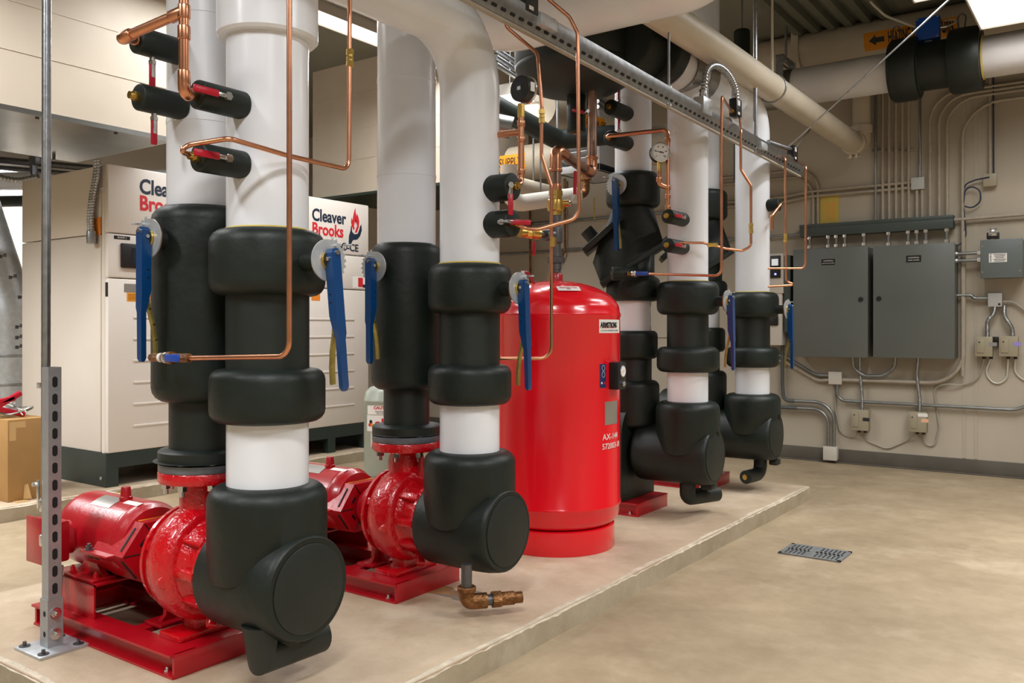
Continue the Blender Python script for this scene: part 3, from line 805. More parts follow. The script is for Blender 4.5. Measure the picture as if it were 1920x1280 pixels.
def tank_text(par_o, px, py, s, size, m, bold=.0, sq=1.0, fit=None):
    fw = None
    a = math.radians(ang_of(px))
    if fit: A0, A1 = ang_of(fit[0]), ang_of(fit[1]); a = math.radians((A0+A1)/2); fw = math.radians(abs(A1-A0))*.3336; r = .3336; p = V((TX+r*math.cos(a), TY+r*math.sin(a), 0)); D = p.dot(FW); p.z = CAM_H+(HOR-py)*D/F_PX
    text('lettering', s, size, p, V((-math.sin(a), math.cos(a), 0)), Z, m, par_o, bold, 'CENTER', sq, wrap=((TX, TY, 0), Z, r), fit=fw)
o, *_ = tank_label(1123, 1161, 599, 624, 'maker_label', LABW, 'white maker label with black and red print')
tank_text(o, 1141, 609.5, 'ARMSTRONG', .036, LABK, .0012, fit=(1126, 1156)); tank_text(o, 1143, 619.5, 'CUSTOMIZED FLUID', .010, INKG, 0, fit=(1127, 1158))
wrap_plate(1.2005, 1.2025, TX, TY, .3336, ang_of(1128), ang_of(1153), 'red_rule', LABR, o, axis='z')
o, *_ = tank_label(1125, 1136.5, 682, 727, 'instruction_label', LABN, 'navy instruction label')
for yy in (690, 702):
    a = math.radians(ang_of(1131)); p = V((TX+.3337*math.cos(a), TY+.3337*math.sin(a), 0)); p.z = CAM_H+(HOR-yy)*p.dot(FW)/F_PX
    sdir = V((-math.sin(a), math.cos(a), 0))
    MB().tube([p+sdir*.010*math.cos(2*PI*k/16)+Z*.014*math.sin(2*PI*k/16) for k in range(16)], .0008, 5, closed=True).build('pictogram', LABW, o)
for xx, m in ((1128.5, LABW), (1133.5, LABR)):
    a = math.radians(ang_of(xx)); p = V((TX+.3335*math.cos(a), TY+.3335*math.sin(a), 0)); p.z = CAM_H+(HOR-718)*p.dot(FW)/F_PX
    MB().cyl(p, p+V((math.cos(a), math.sin(a), 0))*.0008, .0055, n=14).build('dot', m, o)
tank_label(1134, 1157, 752, 795, 'nameplate', PLATE, 'metal nameplate')
tank_text(t, 1144, 818, 'AX-144', .042, LABW, 0, fit=(1130, 1157)); tank_text(t, 1145, 835, '572003-10', .040, LABW, 0, fit=(1129, 1160))
# red lettered sticker on the dome
q = U(1066, 542, d=4.24)
nrm = V((q.x-TX, q.y-TY, 0)).normalized(); sl = (nrm*.45+Z*.9).normalized(); su = Z.cross(nrm).normalized(); sv = sl.cross(su).normalized()
rr = (V((q.x-TX, q.y-TY, 0))).length; zz = 1.28+.165*math.sqrt(max(0, 1-(rr/.331)**2)); q.z = zz+.004
R = Matrix((su, sv, sl)).transposed(); st = lab(MB().box(q, (.115, .05, .0012), 0, R).build('dome_sticker', LABW, t), 'white sticker with red handwriting')
text('lettering', 'Expansion Tank', .014, q+sl*.001+sv*.008, su, sv, LABR, st); text('lettering', 'ON', .014, q+sl*.001-sv*.008, su, sv, LABR, st)
# gauge box on the right flank
a = math.radians(ang_of(1150)); n_ = V((math.cos(a), math.sin(a), 0)); s_ = V((-math.sin(a), math.cos(a), 0)); c = V((TX, TY, .965))+n_*.355
Rb = Matrix((n_, s_, Z)).transposed()
ga = U(1130, 700, d=4.2)
gb = MB().box(c, (.055, .085, .135), .006, Rb).build('gauge_box', BLACK, t)
f0 = c+s_*.043
c2 = c+n_*.0285
MB().cyl(c2+Z*.022, c2+n_*.004+Z*.022, .030, n=28, bev=.001).build('gauge_rim', CHROME, gb)
MB().cyl(c2+n_*.004+Z*.022, c2+n_*.0045+Z*.022, .025, n=24).build('dial', DIAL, gb)
MB().box(c2+n_*.0052+Z*.022, (.0006, .03, .003), 0, Rb @ Matrix.Rotation(.6, 3, 'X')).build('needle', LABA, gb)
MB().cyl(c2-Z*.04, c2+n_*.012-Z*.04, .012, n=20, bev=.002).build('fill_cap', CHROME, gb)

# pipework on top of the tank
t = thing('pipe_assembly', 'steel and copper pipework rising from the red tank, with brass valve and red lever', 'pipe', (TX, TY, 1.48))
zp = lambda py: CAM_H+(HOR-py)*4.48/F_PX
mb = MB().cyl((TX, TY, zp(511)), (TX, TY, zp(400)), .027, n=20)
mb.cyl((TX, TY, zp(505)), (TX, TY, zp(492)), .031, n=20); mb.cyl((TX, TY, zp(493)), (TX, TY, zp(482)), .045, n=8); mb.cyl((TX, TY, zp(481)), (TX, TY, zp(473)), .033, n=12)
mb.cyl((TX, TY, zp(456)), (TX, TY, zp(425)), .036, n=20, bev=.005)
tx2 = U(1010, 442, d=4.40)
mb.cyl((TX, TY, zp(440)), V((TX, TY, zp(440)))+(tx2-V((TX, TY, zp(440)))).normalized()*.08, .030, n=16, bev=.004)
sp = mb.build('steel_pipe', STEELD, t)
dv = (U(985, 442, d=4.36)-V((TX, TY, zp(441)))); dv.z = 0; dv.normalize(); o = V((TX, TY, zp(441)))
MB().cyl(o+dv*.05, o+dv*.115, .018, n=14).build('side_nipple', STEELD, t)
mb = MB().cyl(o+dv*.11, o+dv*.17, .029, n=16, bev=.004); mb.cyl(o+dv*.165, o+dv*.20, .026, n=8); mb.cyl(o+dv*.20, o+dv*.235, .022, .026, n=16)
mb.build('hose_bib', BRASS, t)
mb = MB().box(o+dv*.145-Z*.075, (.017, .010, .075), .004); lab(mb.build('lever_grip', REDH, t), 'red lever hanging from the brass hose valve')
zz = zp(382)
mb = MB().cyl((TX, TY, zp(404)), (TX, TY, zp(360)), .032, n=8); mb.cyl((TX, TY, zp(396)), (TX, TY, zp(374)), .044, n=20, bev=.006); mb.cyl((TX, TY, zp(366)), (TX, TY, zp(358)), .037, n=8)
vd = V((.80, .35, 0)).normalized()
mb.cyl((TX, TY, zz), V((TX, TY, zz))+vd*.07, .018, n=12); bv = mb.build('ball_valve', BRASS, t)
h0 = V((TX, TY, zz))+vd*.07
mb = MB().cyl(h0, h0+vd*.014, .012, n=8); mb.tube([h0+vd*.006, h0+vd*.02+Z*.03, h0+vd*.03+Z*.05], .006, 8); mb.build('lever_arm', CHROME, bv)
MB().tube([h0+vd*.03+Z*.045, h0+vd*.032+Z*.165], .0095, 10).build('lever_grip', REDH, bv)
e0 = V((TX, TY, zp(278))); qd = U(1110, 300, d=4.85)
cp = MB().tube([(TX, TY, zp(362)), e0, V((qd.x, qd.y, zp(293)-.03)), V((qd.x, qd.y, 2.62))], .0275, 20, R=.055)
cp.build('copper_pipe', COPPERD, t)
mb = MB()
mb.cyl((TX, TY, zp(360)), (TX, TY, zp(345)), .032, n=20, bev=.003)
el = fillet([(TX, TY, zp(362)), e0, V((qd.x, qd.y, zp(293)-.03)), V((qd.x, qd.y, 2.62))], .055)
mb.tube(fillet([V((TX, TY, zp(318))), e0, e0+(V((qd.x, qd.y, zp(293)-.03))-e0).normalized()*.10], .06), .0315, 20)
k0 = V((qd.x, qd.y, zp(293)-.03)); mb.tube(fillet([k0+(e0-k0).normalized()*.10, k0, k0+Z*.10], .06), .0315, 20)
mb.cyl((TX, TY, zp(318)-.012), (TX, TY, zp(318)+.004), .035, n=20, bev=.003); mb.cyl(k0+Z*.088, k0+Z*.104, .035, n=20, bev=.003)
mb.build('copper_elbow', COPPER, t)
# ================================================================= OVERHEAD HEADERS AND AIR SEPARATOR
t = thing('header_pipe', 'fat white header pipe crossing overhead at the top centre of the photo', 'pipe', (-2.2, 3.5, 2.58))
MB().tube([(-2.72, 3.5, CZ), (-2.72, 3.5, 2.75), (-1.36, 3.5, 2.75), (-1.36, 3.5, CZ)], .170, 56, R=.26, seg=16).build('pipe_jacket', WHITE, t)
mb = MB()
for xx in (-2.3, -1.8): mb.lathe([(.1705, 0), (.1725, .001), (.1725, .02), (.1705, .021)], (xx, 3.5, 2.75), X, 48)
mb.build('jacket_lap', WHITE, t)
t = thing('air_separator', 'large black foam wrapped air separator with domed bottom hanging under the header', 'tank', (-2.56, 4.22, 2.48))
SX, SY = -2.56, 4.22
pr = [(.0, 2.52), (.14, 2.528), (.24, 2.555), (.31, 2.60), (.345, 2.655), (.352, 2.68), (.350, 2.684), (.352, 2.688), (.352, 3.25), (.33, 3.32), (.2, 3.38), (0, 3.40)]
MB().lathe(pr, (SX, SY, 0), Z, 64).build('shell_foam', FOAMD, t, ang=50)
b = MB().cyl((SX, SY, 2.315), (SX, SY, 2.55), .054, n=32, bev=.006).build('blowdown_foam', FOAM, t)
MB().cyl((SX, SY, 2.305), (SX, SY, 2.317), .020, n=16).build('drain_plug', RUSTB, b)
p = U(1096, 212, d=4.83); mb = MB().cyl(p, p+V((.04, -.03, 0)), .010, n=8); mb.build('lever_bolt', CHROME, b)
MB().box(p+V((-.03, -.020, .012)), (.075, .016, .020), .007, Matrix.Rotation(.3, 3, 'Y')).build('lever_grip', REDH, b)
mb = MB().cyl((-2.22, 4.16, 2.76), (-2.22, 4.42, 2.76), .175, n=48, bev=.02); mb.build('nozzle_foam', FOAM, t)
mb = MB().cyl((-2.17, 4.38, 2.76), (-2.17, 4.49, 2.76), .205, n=56, bev=.025); mb.build('flange_foam', FOAMD, t)
MB().cyl((SX, SY, 3.39), (SX, SY, CZ), .01, n=8).build('hanger_rod', GALV, t)
t = thing('header_pipe', 'white header pipe running back from the air separator over the far risers', 'pipe', (-2.11, 5.0, 2.57))
MB().tube([(-2.13, 4.485, 2.70), (-2.10, PY[3]-.40, 2.70)], .135, 48).build('pipe_jacket', WHITE, t)
for yy, w in ((4.60, .14), (4.79, .12)):
    n = 20; vs = []; fs = []
    for i in range(n+1):
        a = math.radians(170+200*i/n)
        for y2 in (yy, yy+w):
            for r in (.136, .139): vs.append((-2.115+r*math.cos(a), y2, 2.70+r*math.sin(a)))
    for i in range(n):
        o = i*4; fs += [(o+1, o+3, o+7, o+5), (o, o+4, o+6, o+2), (o, o+1, o+5, o+4), (o+2, o+6, o+7, o+3)]
    fs += [(0, 2, 3, 1), (4*n, 4*n+1, 4*n+3, 4*n+2)]
    lab(MB().add(vs, fs).build('saddle', SHEET, t), 'curved sheet metal saddle')
lab(MB().cyl((-2.115, 4.73, 2.84), (-2.115, 4.73, CZ), .02, n=10).build('hanger_post', GALV, t), 'green-grey hanger post')
# black foam riser beyond
p = U(1391, 190, d=6.55)
t = tag(MB().cyl((p.x, p.y, 2.30), (p.x, p.y, 3.46), .060, n=32, bev=.02).build('foam_pipe', FOAMD), 'short black foam pipe hanging behind the flexible conduit loop', 'pipe')
MB().cyl((p.x, p.y, 3.45), (p.x, p.y, CZ), .008, n=8).build('hanger_rod', GALV, t)

# ================================================================= STRUT RAIL
SXX, SZ = -1.90, 2.40
def zs(y): return 2.455-.020*y
t = thing('strut_rail', 'galvanized slotted strut rail running diagonally overhead above the levers', 'rail', (SXX, 4, 2.36))
y0, y1 = 1.55, 6.22
mb = MB(); prof = [(.0205, .042), (.0205, .002), (-.002, -.040), (-.012, -.043), (-.0205, -.040), (-.0205, .042), (-.012, .042), (-.012, .040), (-.018, .040), (-.018, -.036), (-.005, -.038), (.0175, .003), (.0175, .040), (.012, .040), (.012, .042)]
vs = [(SXX+x_, yy, zs(yy)+z_) for yy in (y0, y1) for x_, z_ in prof]; n = len(prof)
mb.add(vs, [tuple(range(n)), tuple(range(2*n-1, n-1, -1))]+[(k, (k+1) % n, (k+1) % n+n, k+n) for k in range(n)])
rail = mb.build('channel', GALV, t)
MB().add([(SXX+x_, yy, zs(yy)+z_) for yy in (y0, y1) for x_, z_ in ((-.0215, -.040), (-.002, -.0425), (-.002, -.052), (-.0215, -.052))], [(0, 1, 2, 3), (7, 6, 5, 4), (0, 4, 5, 1), (1, 5, 6, 2), (2, 6, 7, 3), (3, 7, 4, 0)]).build('bottom_lip', CONDP, t)
ax = V((0, 1, -.020)).normalized(); dn = V((-.0225, 0, -.042)).normalized(); nn = ax.cross(dn); nn = nn if nn.z < 0 else -nn
def oblong(w_, h_): return [(math.cos(PI*k/8)*w_/2, (h_-w_)/2+math.sin(PI*k/8)*w_/2) for k in range(9)]+[(-math.cos(PI*k/8)*w_/2, -(h_-w_)/2-math.sin(PI*k/8)*w_/2) for k in range(9)]
yy = y0+.06
while yy < y1-.05:
    MB().prism(oblong(.013, .034), V((SXX+.0205, yy, zs(yy)+.002))+dn*.024+nn*.0003, dn, ax, nn*.0006).build('slot', VOID, rail); yy += .058
def rod(px, y, top, label, r=.006, x=SXX):
    z0 = zs(y); tt = thing('hanger_rod', label, 'rod', (x, y, z0))
    MB().cyl((x, y, z0-.03), (x, y, top), r, n=10).build('rod', GALV, tt)
    mb = MB().cyl((x, y, z0+.041), (x, y, z0+.051), .016, n=6); mb.cyl((x, y, z0-.047), (x, y, z0-.037), .014, n=6); mb.build('nut', CHROME, tt)
rod(1254, U(1254, 165, x=SXX).y, CZ, 'thin threaded rod holding the strut rail by the black nozzle')
rod(1416, U(1416, 250, x=SXX).y, CZ, 'thicker vertical rod holding the strut rail before the white elbow', .013)
# ---------------------------------------------------------------- sensors on the rail
def jbox(px, py, label, s=(.07, .10, .06), dz=-.05, x=SXX):
    p = U(px, py, x=x); tt = thing('junction_box', label, 'junction box', p)
    MB().box(p, s, .004).build('box', GALVL, tt)
    mb = MB()
    for a, b in ((-1, -1), (1, 1)): mb.cyl(p+V((s[0]/2, a*s[1]*.35, b*s[2]*.35)), p+V((s[0]/2+.003, a*s[1]*.35, b*s[2]*.35)), .004, n=8)
    mb.build('screw', CHROME, tt); return p
def sensor(px, py, label, x=SXX):
    p = U(px, py, x=x); tt = thing('pressure_switch', label, 'sensor', p)
    b = MB().box(p, (.05, .085, .105), .006).build('body', BLACK, tt)
    mb = MB().box(p+V((.0255, -.01, .025)), (.001, .035, .03)); mb.box(p+V((.0255, -.01, -.035)), (.001, .03, .015)); mb.build('white_tag', LABW, b)
    for s in (-1, 1):
        mb = MB().cyl(p+V((.0, s*.0425, -.03)), p+V((0, s*.075, -.03)), .013, n=6); mb.build('brass_port', BRASS, b)
    return p
jb1 = jbox(1016, 45, 'galvanized junction box under the near end of the strut rail', (.075, .12, .05))
jb2 = jbox(1318, 200, 'galvanized junction box behind the strut rail at the foot of the flexible loop', (.06, .12, .09))
jb3 = jbox(1424, 275, 'flat galvanized junction box under the far part of the strut rail', (.07, .11, .045))
s1 = sensor(989, 2, 'black differential pressure switch at the top edge on the strut rail')
s2 = sensor(1379, 203, 'black differential pressure switch at the end of the flexible conduit loop')
s3 = sensor(1486, 288, 'black differential pressure switch at the far tip of the strut rail')
def flex(pts, r, label, m=GALV, R=.05, parent=None, cat='conduit', pitch=.008):
    P = fillet([V(p) for p in pts], R, 8); out = [P[0]]
    for a, b in zip(P, P[1:]):
        n = max(1, int((b-a).length/.004))
        for k in range(1, n+1): out.append(a.lerp(b, k/n))
    L = 0; rr = []
    for i, p in enumerate(out):
        if i: L += (p-out[i-1]).length
        rr.append(r*(1+.14*math.sin(2*PI*L/pitch)))
    o = MB().tube(out, rr, 12).build('flexible_conduit', m, parent, ang=80)
    if label: tag(o, label, cat)
    return o
a, b = jb2+V((0, .0, .05)), s2+V((0, -.01, .06))
pts = []
for k in range(13):
    q = PI*k/12; pts.append(V((a.x+.01, (a.y+b.y)/2-(b.y-a.y)/2*math.cos(q), a.z+.09+.13*math.sin(q))))
loop = [a]+pts+[b]
flex(loop, .017, 'ribbed metal conduit loop arching between junction box and pressure switch', R=0, pitch=.018)
MB_t = thing('conduit_connector', 'zinc connectors at both feet of the ribbed conduit loop', 'connector', a)
MB().cyl(a-Z*.005, a+Z*.045, .021, n=16, bev=.003).build('connector', CHROME, MB_t); MB().cyl(b-Z*.005, b+Z*.045, .021, n=16, bev=.003).build('connector', CHROME, MB_t)
flex([s3+V((0, -.02, .025)), s3+V((-.04, -.38, .02))], .013, 'short ribbed conduit stub at the far tip of the strut rail', R=0, pitch=.012)
# guy rods from the far rail tip
p0, p1 = U(1478, 275, d=5.75), U(1790, -10, d=5.2)
tag(MB().cyl(p0, p1, .006, n=10).build('brace_rod', GALV), 'long thin brace rod slanting up to the right from the strut rail tip', 'rod')
p0, p1 = U(1494, 274, d=5.8), U(1524, 236, d=7.6)
tag(MB().cyl(p0, p1, .006, n=10).build('brace_rod', GALV), 'short thin brace rod beside the long one at the strut rail tip', 'rod')

# ================================================================= TAPS (small foam-covered ball valves)
def tap(p, d, label, L=.20, r=.046, lever=None, grip=REDH, cap=BRASS, writing=True):
    """p point on the pipe surface, d direction of the stub; lever = (direction of the grip, side of the stem)"""
    p, d = V(p), V(d).normalized(); t = thing('ball_valve', label, 'valve', p+d*L*.5-Z*r)
    e = p+d*L
    MB().cyl(p-d*.015, e, r, n=32, bev=.006).build('foam_sleeve', FOAM, t)
    mb = MB().cyl(e-d*.004, e+d*.018, .016, n=8); mb.cyl(e+d*.015, e+d*.03, .012, n=12); mb.build('end_fitting', cap, t)
    if lever:
        g, s = V(lever[0]).normalized(), V(lever[1]).normalized()
        st = p+d*L*lever[2]+s*(r-.005)
        mb = MB().cyl(st, st+s*.022, .009, n=10); mb.cyl(st+s*.016, st+s*.026, .013, n=6); mb.box(st+s*.016+g*.02, [abs(g[i])*.05+abs(s[i])*.004+.012 for i in range(3)], .001)
        mb.build('lever_nut', CHROME, t)
        q = d.cross(s)
        k2 = g.cross(s) if abs(g.dot(s)) < .9 else None
        if k2 is None: s2_ = d; R = Matrix((g, d.cross(g), d)).transposed(); mid = st+s*.015-g*.028
        else: R = Matrix((g, s, k2)).transposed(); mid = st+s*.020
        l = MB().box(mid+g*.075, (.085, .010, .021), .004, R).build('lever_grip', grip, t)
        if writing:
            u = g if g.dot(RT) > 0 else -g
            w = s if abs(s.z) < .7 else None
    return e
n_ = -Y
def surf(x, y, r, px=None): return V((x, y-r, 0))
zA = lambda py, dd: CAM_H+(HOR-py)*dd/F_PX
tapB1 = tap((DX[0]+.03, PY[0]-.117, zA(100, 2.87)), -Y, 'upper black foam tap on the left discharge pipe, copper tube joined to it', L=.15, r=.043, lever=(-Z, -Z, .62))
tapB2 = tap((DX[0]+.035, PY[0]-.117, zA(202, 2.87)), -Y, 'lower black foam tap on the left discharge pipe, its brass plug open to view', L=.145, r=.043, lever=(-Z, -Z, .62))
tapA1 = tap((RX[0]+.025, PY[0]-.128, zA(192, 2.62)), -Y, 'upper black foam tap on the nearest riser with red lever lying flat', L=.15, r=.043, lever=(-Y, X, .55))
tapA2 = tap((RX[0]+.025, PY[0]-.128, zA(305, 2.62)), -Y, 'lower black foam tap on the nearest riser with red lever lying flat', L=.145, r=.043, lever=(-Y, X, .55))
tapC1 = tap((RX[1]+.118, PY[1], zA(352, 3.42)), X, 'upper black foam tap on the riser before the red tank, lever hanging down', L=.10, r=.054, lever=(-Z, Y*-.5+X*.9, .5))
tapC2 = tap((RX[1]+.118, PY[1], zA(420, 3.42)), X, 'lower black foam tap on the riser before the red tank, lever to the right', L=.10, r=.054, lever=(X*.7+Y*.7, X*.6-Y*.8, .4))
tapE1 = tap((RX[2]+.02, PY[2]-.115, zA(411, 4.98)), -Y, 'black foam tap on the third riser below the round gauge', L=.20, r=.040, lever=(-Y, X, .5))
tapE2 = tap((RX[2]+.02, PY[2]-.115, zA(464, 4.98)), -Y, 'black foam tap on the third riser where the sloping copper tube joins', L=.20, r=.040, lever=(-Y, X, .5))
tapF1 = tap((DX[2]+.01, PY[2]-.108, zA(212, 5.2)), -Y, 'upper black foam tap on the white pipe under the separator flange', L=.20, r=.046, lever=(Z, Z, .45))
tapF2 = tap((DX[2]+.01, PY[2]-.108, zA(268, 5.2)), -Y, 'lower black foam tap on the white pipe, copper tube to the gauge joined', L=.20, r=.046, lever=(Z, Z, .45))
tapG1 = U(1454, 384, y=PY[3])
t = thing('ball_valve', 'black foam tap on the farthest riser beside the yellow card', 'valve', tapG1); MB().cyl(tapG1-X*.09, tapG1+X*.03, .042, n=28, bev=.006).build('foam_sleeve', FOAM, t)
MB().cyl(tapG1+X*.025, tapG1+X*.04, .014, n=12).build('end_fitting', BRASS, t)
# plain low-level drain taps with blue levers
def blue_tap(q0, q1, label, foam=None):
    q0, q1 = V(q0), V(q1); d = (q1-q0).normalized(); L = (q1-q0).length; t = thing('ball_valve', label, 'valve', q0)
    mb = MB().cyl(q0, q0+d*L*.25, .013, n=8); mb.cyl(q0+d*L*.2, q0+d*L*.5, .010, n=12); mb.cyl(q0+d*L*.38, q0+d*L*.48, .017, n=14); mb.cyl(q0+d*L*.5, q0+d*L*.62, .020, n=14, bev=.003); mb.cyl(q0+d*L*.62, q0+d*L*1.08, .014, n=8)
    mb.build('valve_body', RUSTB, t)
    s = (d.cross(Z)).normalized(); s = s if s.dot(FW) < 0 else -s
    R = Matrix((d, s, d.cross(s))).transposed(); c = q0+d*L*.74+s*.024
    MB().box(c+d*.012, (.075, .010, .024), .004, R).build('lever_grip', BLUEV, t)
    MB().box(c-d*.035+Z*.001, (.03, .006, .022), .002, R).build('lever_plate', CHROME, t)
    mb = MB().cyl(q0+d*L*.27, q0+d*L*.33, .015, n=14); mb.cyl(q0+d*L*.42, q0+d*L*.47, .0175, n=14); mb.build('thread_tape', LABW, t)
    return q0+d*L*1.05
btB = blue_tap(U(284, 670, y=1.57), U(350, 671, y=1.56), 'small brass drain valve with blue lever low on the nearest discharge sleeve')
pf = V((DX[2]-.02, PY[2]-.155, zA(513, 5.15)))
t = thing('foam_pipe', 'short black foam stub carrying the blue-levered drain valve behind the tank', 'pipe', pf)
f0 = U(1147, 513, d=5.06); f1 = U(1196, 512, d=5.08); MB().cyl(f0, f1, .040, n=28, bev=.005).build('sleeve', FOAM, t); MB().cyl(f0-(f1-f0).normalized()*.003, f0, .010, n=10).build('plug', RUSTB, t)
btF = blue_tap(U(1176, 513, d=5.02), U(1206, 513, d=5.02), 'small drain valve with blue lever on the black foam stub behind the tank')

# ================================================================= SMALL COPPER TUBING
def tube(pts, label, r=.0075, R=.035, fit=(), m=COPPER, cat='copper tube', name='copper_tube', parent=None):
    t = thing(name, label, cat, V(pts[0]))
    MB().tube(pts, r, 12, R=R).build('tube', m, t)
    for p, d in fit:
        p, d = V(p), V(d).normalized()
        mb = MB().cyl(p-d*.028, p-d*.010, r*1.75, n=6); mb.cyl(p-d*.011, p+d*.011, r*1.35, n=12); mb.cyl(p+d*.010, p+d*.028, r*1.75, n=6); mb.cyl(p-d*.006, p+d*.004, r*1.65, n=6)
        mb.build('brass_coupling', BRASS, t)
    return t
# heavier copper pipe of the nearest pair of taps
yb = PY[0]-.335
a0 = U(345, -40, y=yb); a1 = U(345, 178, y=yb); a1 = V((a0.x, yb, zA(178, a0.dot(FW)))); b0 = V((tapB1.x, yb-.055, tapB1.z)); 
t = thing('copper_pipe', 'thick copper pipe dropping at the top left and joining two black foam taps', 'copper pipe', a1)
jn = V((a0.x, yb, U(345, 22, y=yb).z)); el = U(228, 72, y=yb-.06); 
c1 = V((el.x, el.y, el.z))
MB().tube([a0, a1, V((tapA1.x, tapA1.y, tapA1.z))], .0145, 16, R=.035).build('drop_pipe', COPPER, t)
MB().tube([jn, c1, tapB1+V((0, 0, 0))], .0145, 16, R=.025).build('branch_pipe', COPPER, t)
mb = MB()
for c, d in ((jn, Z), (jn-Z*.06, Z), (a1+Z*.05, Z)): mb.cyl(c-d*.02, c+d*.02, .0180, n=18, bev=.003)
dd = (c1-jn).normalized(); mb.cyl(jn, jn+dd*.05, .018, n=18, bev=.003); mb.cyl(c1-dd*.04, c1-dd*.01, .018, n=18, bev=.003)
d2 = (tapA1-a1).normalized(); mb.cyl(tapA1-d2*.05, tapA1-d2*.0, .018, n=18, bev=.003); mb.tube(fillet([a1+Z*.05, a1, a1+d2*.05], .035), .0175, 18)
d3 = (tapB1-c1).normalized(); mb.cyl(tapB1-d3*.03, tapB1, .018, n=16, bev=.003); mb.tube(fillet([c1-dd*.035, c1, c1+d3*.035], .025), .0175, 18)
mb.build('fitting', COPPER, t)
# the two long tubes across the nearest riser
u0 = U(545, -30, y=1.555); u1 = U(540, 671, y=1.555); u1.x = u0.x = (u0.x+u1.x)/2; u1.z = zA(668, u1.dot(FW))
tube([u0, u1, btB], 'thin copper tube hanging straight down before the nearest riser, then turning left', R=.045)
q = [tapA2+V((0, -.02, 0)), U(338, 283, y=tapA2.y-.07), U(352, 272, x=-2.20), U(430, 264, x=-2.085), U(540, 293, x=-2.085), U(654, 318, x=-2.085)]
zt = q[5].z
q[3].z = zt+.02; q[4].z = zt+.005
top = U(664, -30, x=-2.085); up = V((-2.085, q[5].y+.01, 3.0))
q.append(up); pc = V((-2.085, q[5].y+.005, U(660, 110, x=-2.085).z))
tube(q, 'thin copper tube wrapping round the nearest riser and rising right of it', R=.03, fit=[(pc, Z)])
# tubes over the red tank
d1 = 3.62
A = [U(px, py, d=d1) for px, py in ((947, -30), (948, 50), (1008, 100), (1016, 200), (1015, 290), (1034, 350), (1034, 672), (930, 672))]
tube(A, 'thin copper tube dropping down the front of the red tank and turning left', R=.05, fit=[(U(1016, 218, d=d1), Z)])
pc = U(1040, 453, d=d1)
d1 = 3.42
A = [U(px, py, d=d1) for px, py in ((1000, -25), (1068, 32), (1083, 62))]+[U(1086, 408, d=d1), U(1010, 430, d=d1), U(985, 428, d=d1), tapC2]
tube(A, 'thin copper tube curving under the strut rail down to the lower tap before the tank', R=.05)
tag(MB().cyl(U(1037, 445, d=3.60), U(1037, 462, d=3.60), .013, n=6).build('brass_coupling', BRASS), 'brass coupling on the copper tube just above the red tank', 'coupling')
# gauge on the tap before the tank (seen from behind)
gp = U(977, 195, d=3.45)
t = thing('copper_pipe', 'upright copper pipe with tee carrying the black-backed gauge', 'copper pipe', gp)
g1 = V((gp.x, gp.y, zA(343, 3.45)))
MB().tube([gp, g1, tapC1+V((.0, 0, 0))], .0125, 16, R=.03).build('riser_pipe', COPPER, t)
te = V((gp.x, gp.y, zA(247, 3.45))); MB().cyl(te, te+V((-.22, -.07, -.012)), .0125, n=14).build('branch_pipe', COPPER, t)
mb = MB()
for py in (232, 262, 322): mb.cyl((gp.x, gp.y, zA(py, 3.45)-.012), (gp.x, gp.y, zA(py, 3.45)+.012), .0165, n=16, bev=.003)
mb.build('fitting', COPPER, t)
mb = MB().cyl((gp.x, gp.y, zA(220, 3.45)), (gp.x, gp.y, zA(196, 3.45)), .015, n=8); mb.build('brass_adapter', BRASS, t)
def gauge(c, n, r, label, dial=True, thick=.045):
    c, n = V(c), V(n).normalized(); t = thing('pressure_gauge', label, 'gauge', c-Z*r)
    MB().cyl(c-n*thick/2, c+n*thick/2, r, n=40, bev=.004).build('case', BLACK, t)
    MB().lathe([(r*1.0, thick/2-.006), (r*1.05, thick/2-.004), (r*1.05, thick/2+.004), (r*.92, thick/2+.006), (r*.92, thick/2+.001)], c, n, 40).build('bezel', CHROME, t)
    f = MB().cyl(c+n*(thick/2), c+n*(thick/2+.0012), r*.93, n=36).build('dial', DIAL, t)
    u = Z.cross(n).normalized(); c2 = c+n*(thick/2+.002); mb = MB()
    for k in range(21):
        a = math.radians(225-270*k/20); R = Matrix((u*math.cos(a)+Z*math.sin(a), n.cross(u*math.cos(a)+Z*math.sin(a)), n)).transposed()
        l = r*.14 if k % 5 == 0 else r*.08; mb.box(c2+(u*math.cos(a)+Z*math.sin(a))*(r*.86-l/2), (l, r*.025, .0006), 0, R)
    mb.build('scale', LABK, f)
    for k, s in enumerate(('0', '20', '40', '60', '80', '100')):
        a = math.radians(225-54*k); text('numeral', s, r*.2, c2+(u*math.cos(a)+Z*math.sin(a))*r*.60, u, Z, LABK, f)
    a = math.radians(168); R = Matrix((u*math.cos(a)+Z*math.sin(a), n.cross(u*math.cos(a)+Z*math.sin(a)), n)).transposed()
    mb = MB().box(c2+n*.001+(u*math.cos(a)+Z*math.sin(a))*r*.22, (r*.9, r*.05, .0008), 0, R); mb.cyl(c2, c2+n*.003, r*.09, n=14); mb.box(c2+n*.001-(u*math.cos(a)+Z*math.sin(a))*r*.2, (r*.3, r*.11, .0008), 0, R)
    mb.build('needle', LABK, f)
    return t
gc = U(981, 172, d=3.45)
nb = (RT*.70+FW*.72).normalized()
t = gauge(gc+V((0, 0, .01)), nb, .052, 'pressure gauge turned away, showing its black back beside the air separator')
cb = gc+V((0, 0, .01))-nb*.0235
u = Z.cross(nb).normalized(); R = Matrix((u, nb, Z)).transposed()
MB().box(cb, (.026, .002, .036), .0, R).build('back_port', GLASSD, t); MB().box(cb-nb*.0015, (.018, .002, .014), 0, R).build('back_plate', CHROME, t)
MB().box(gc+V((0, 0, .01))+u*-.0515, (.0015, .024, .036), 0, R).build('side_label', LABW, t)
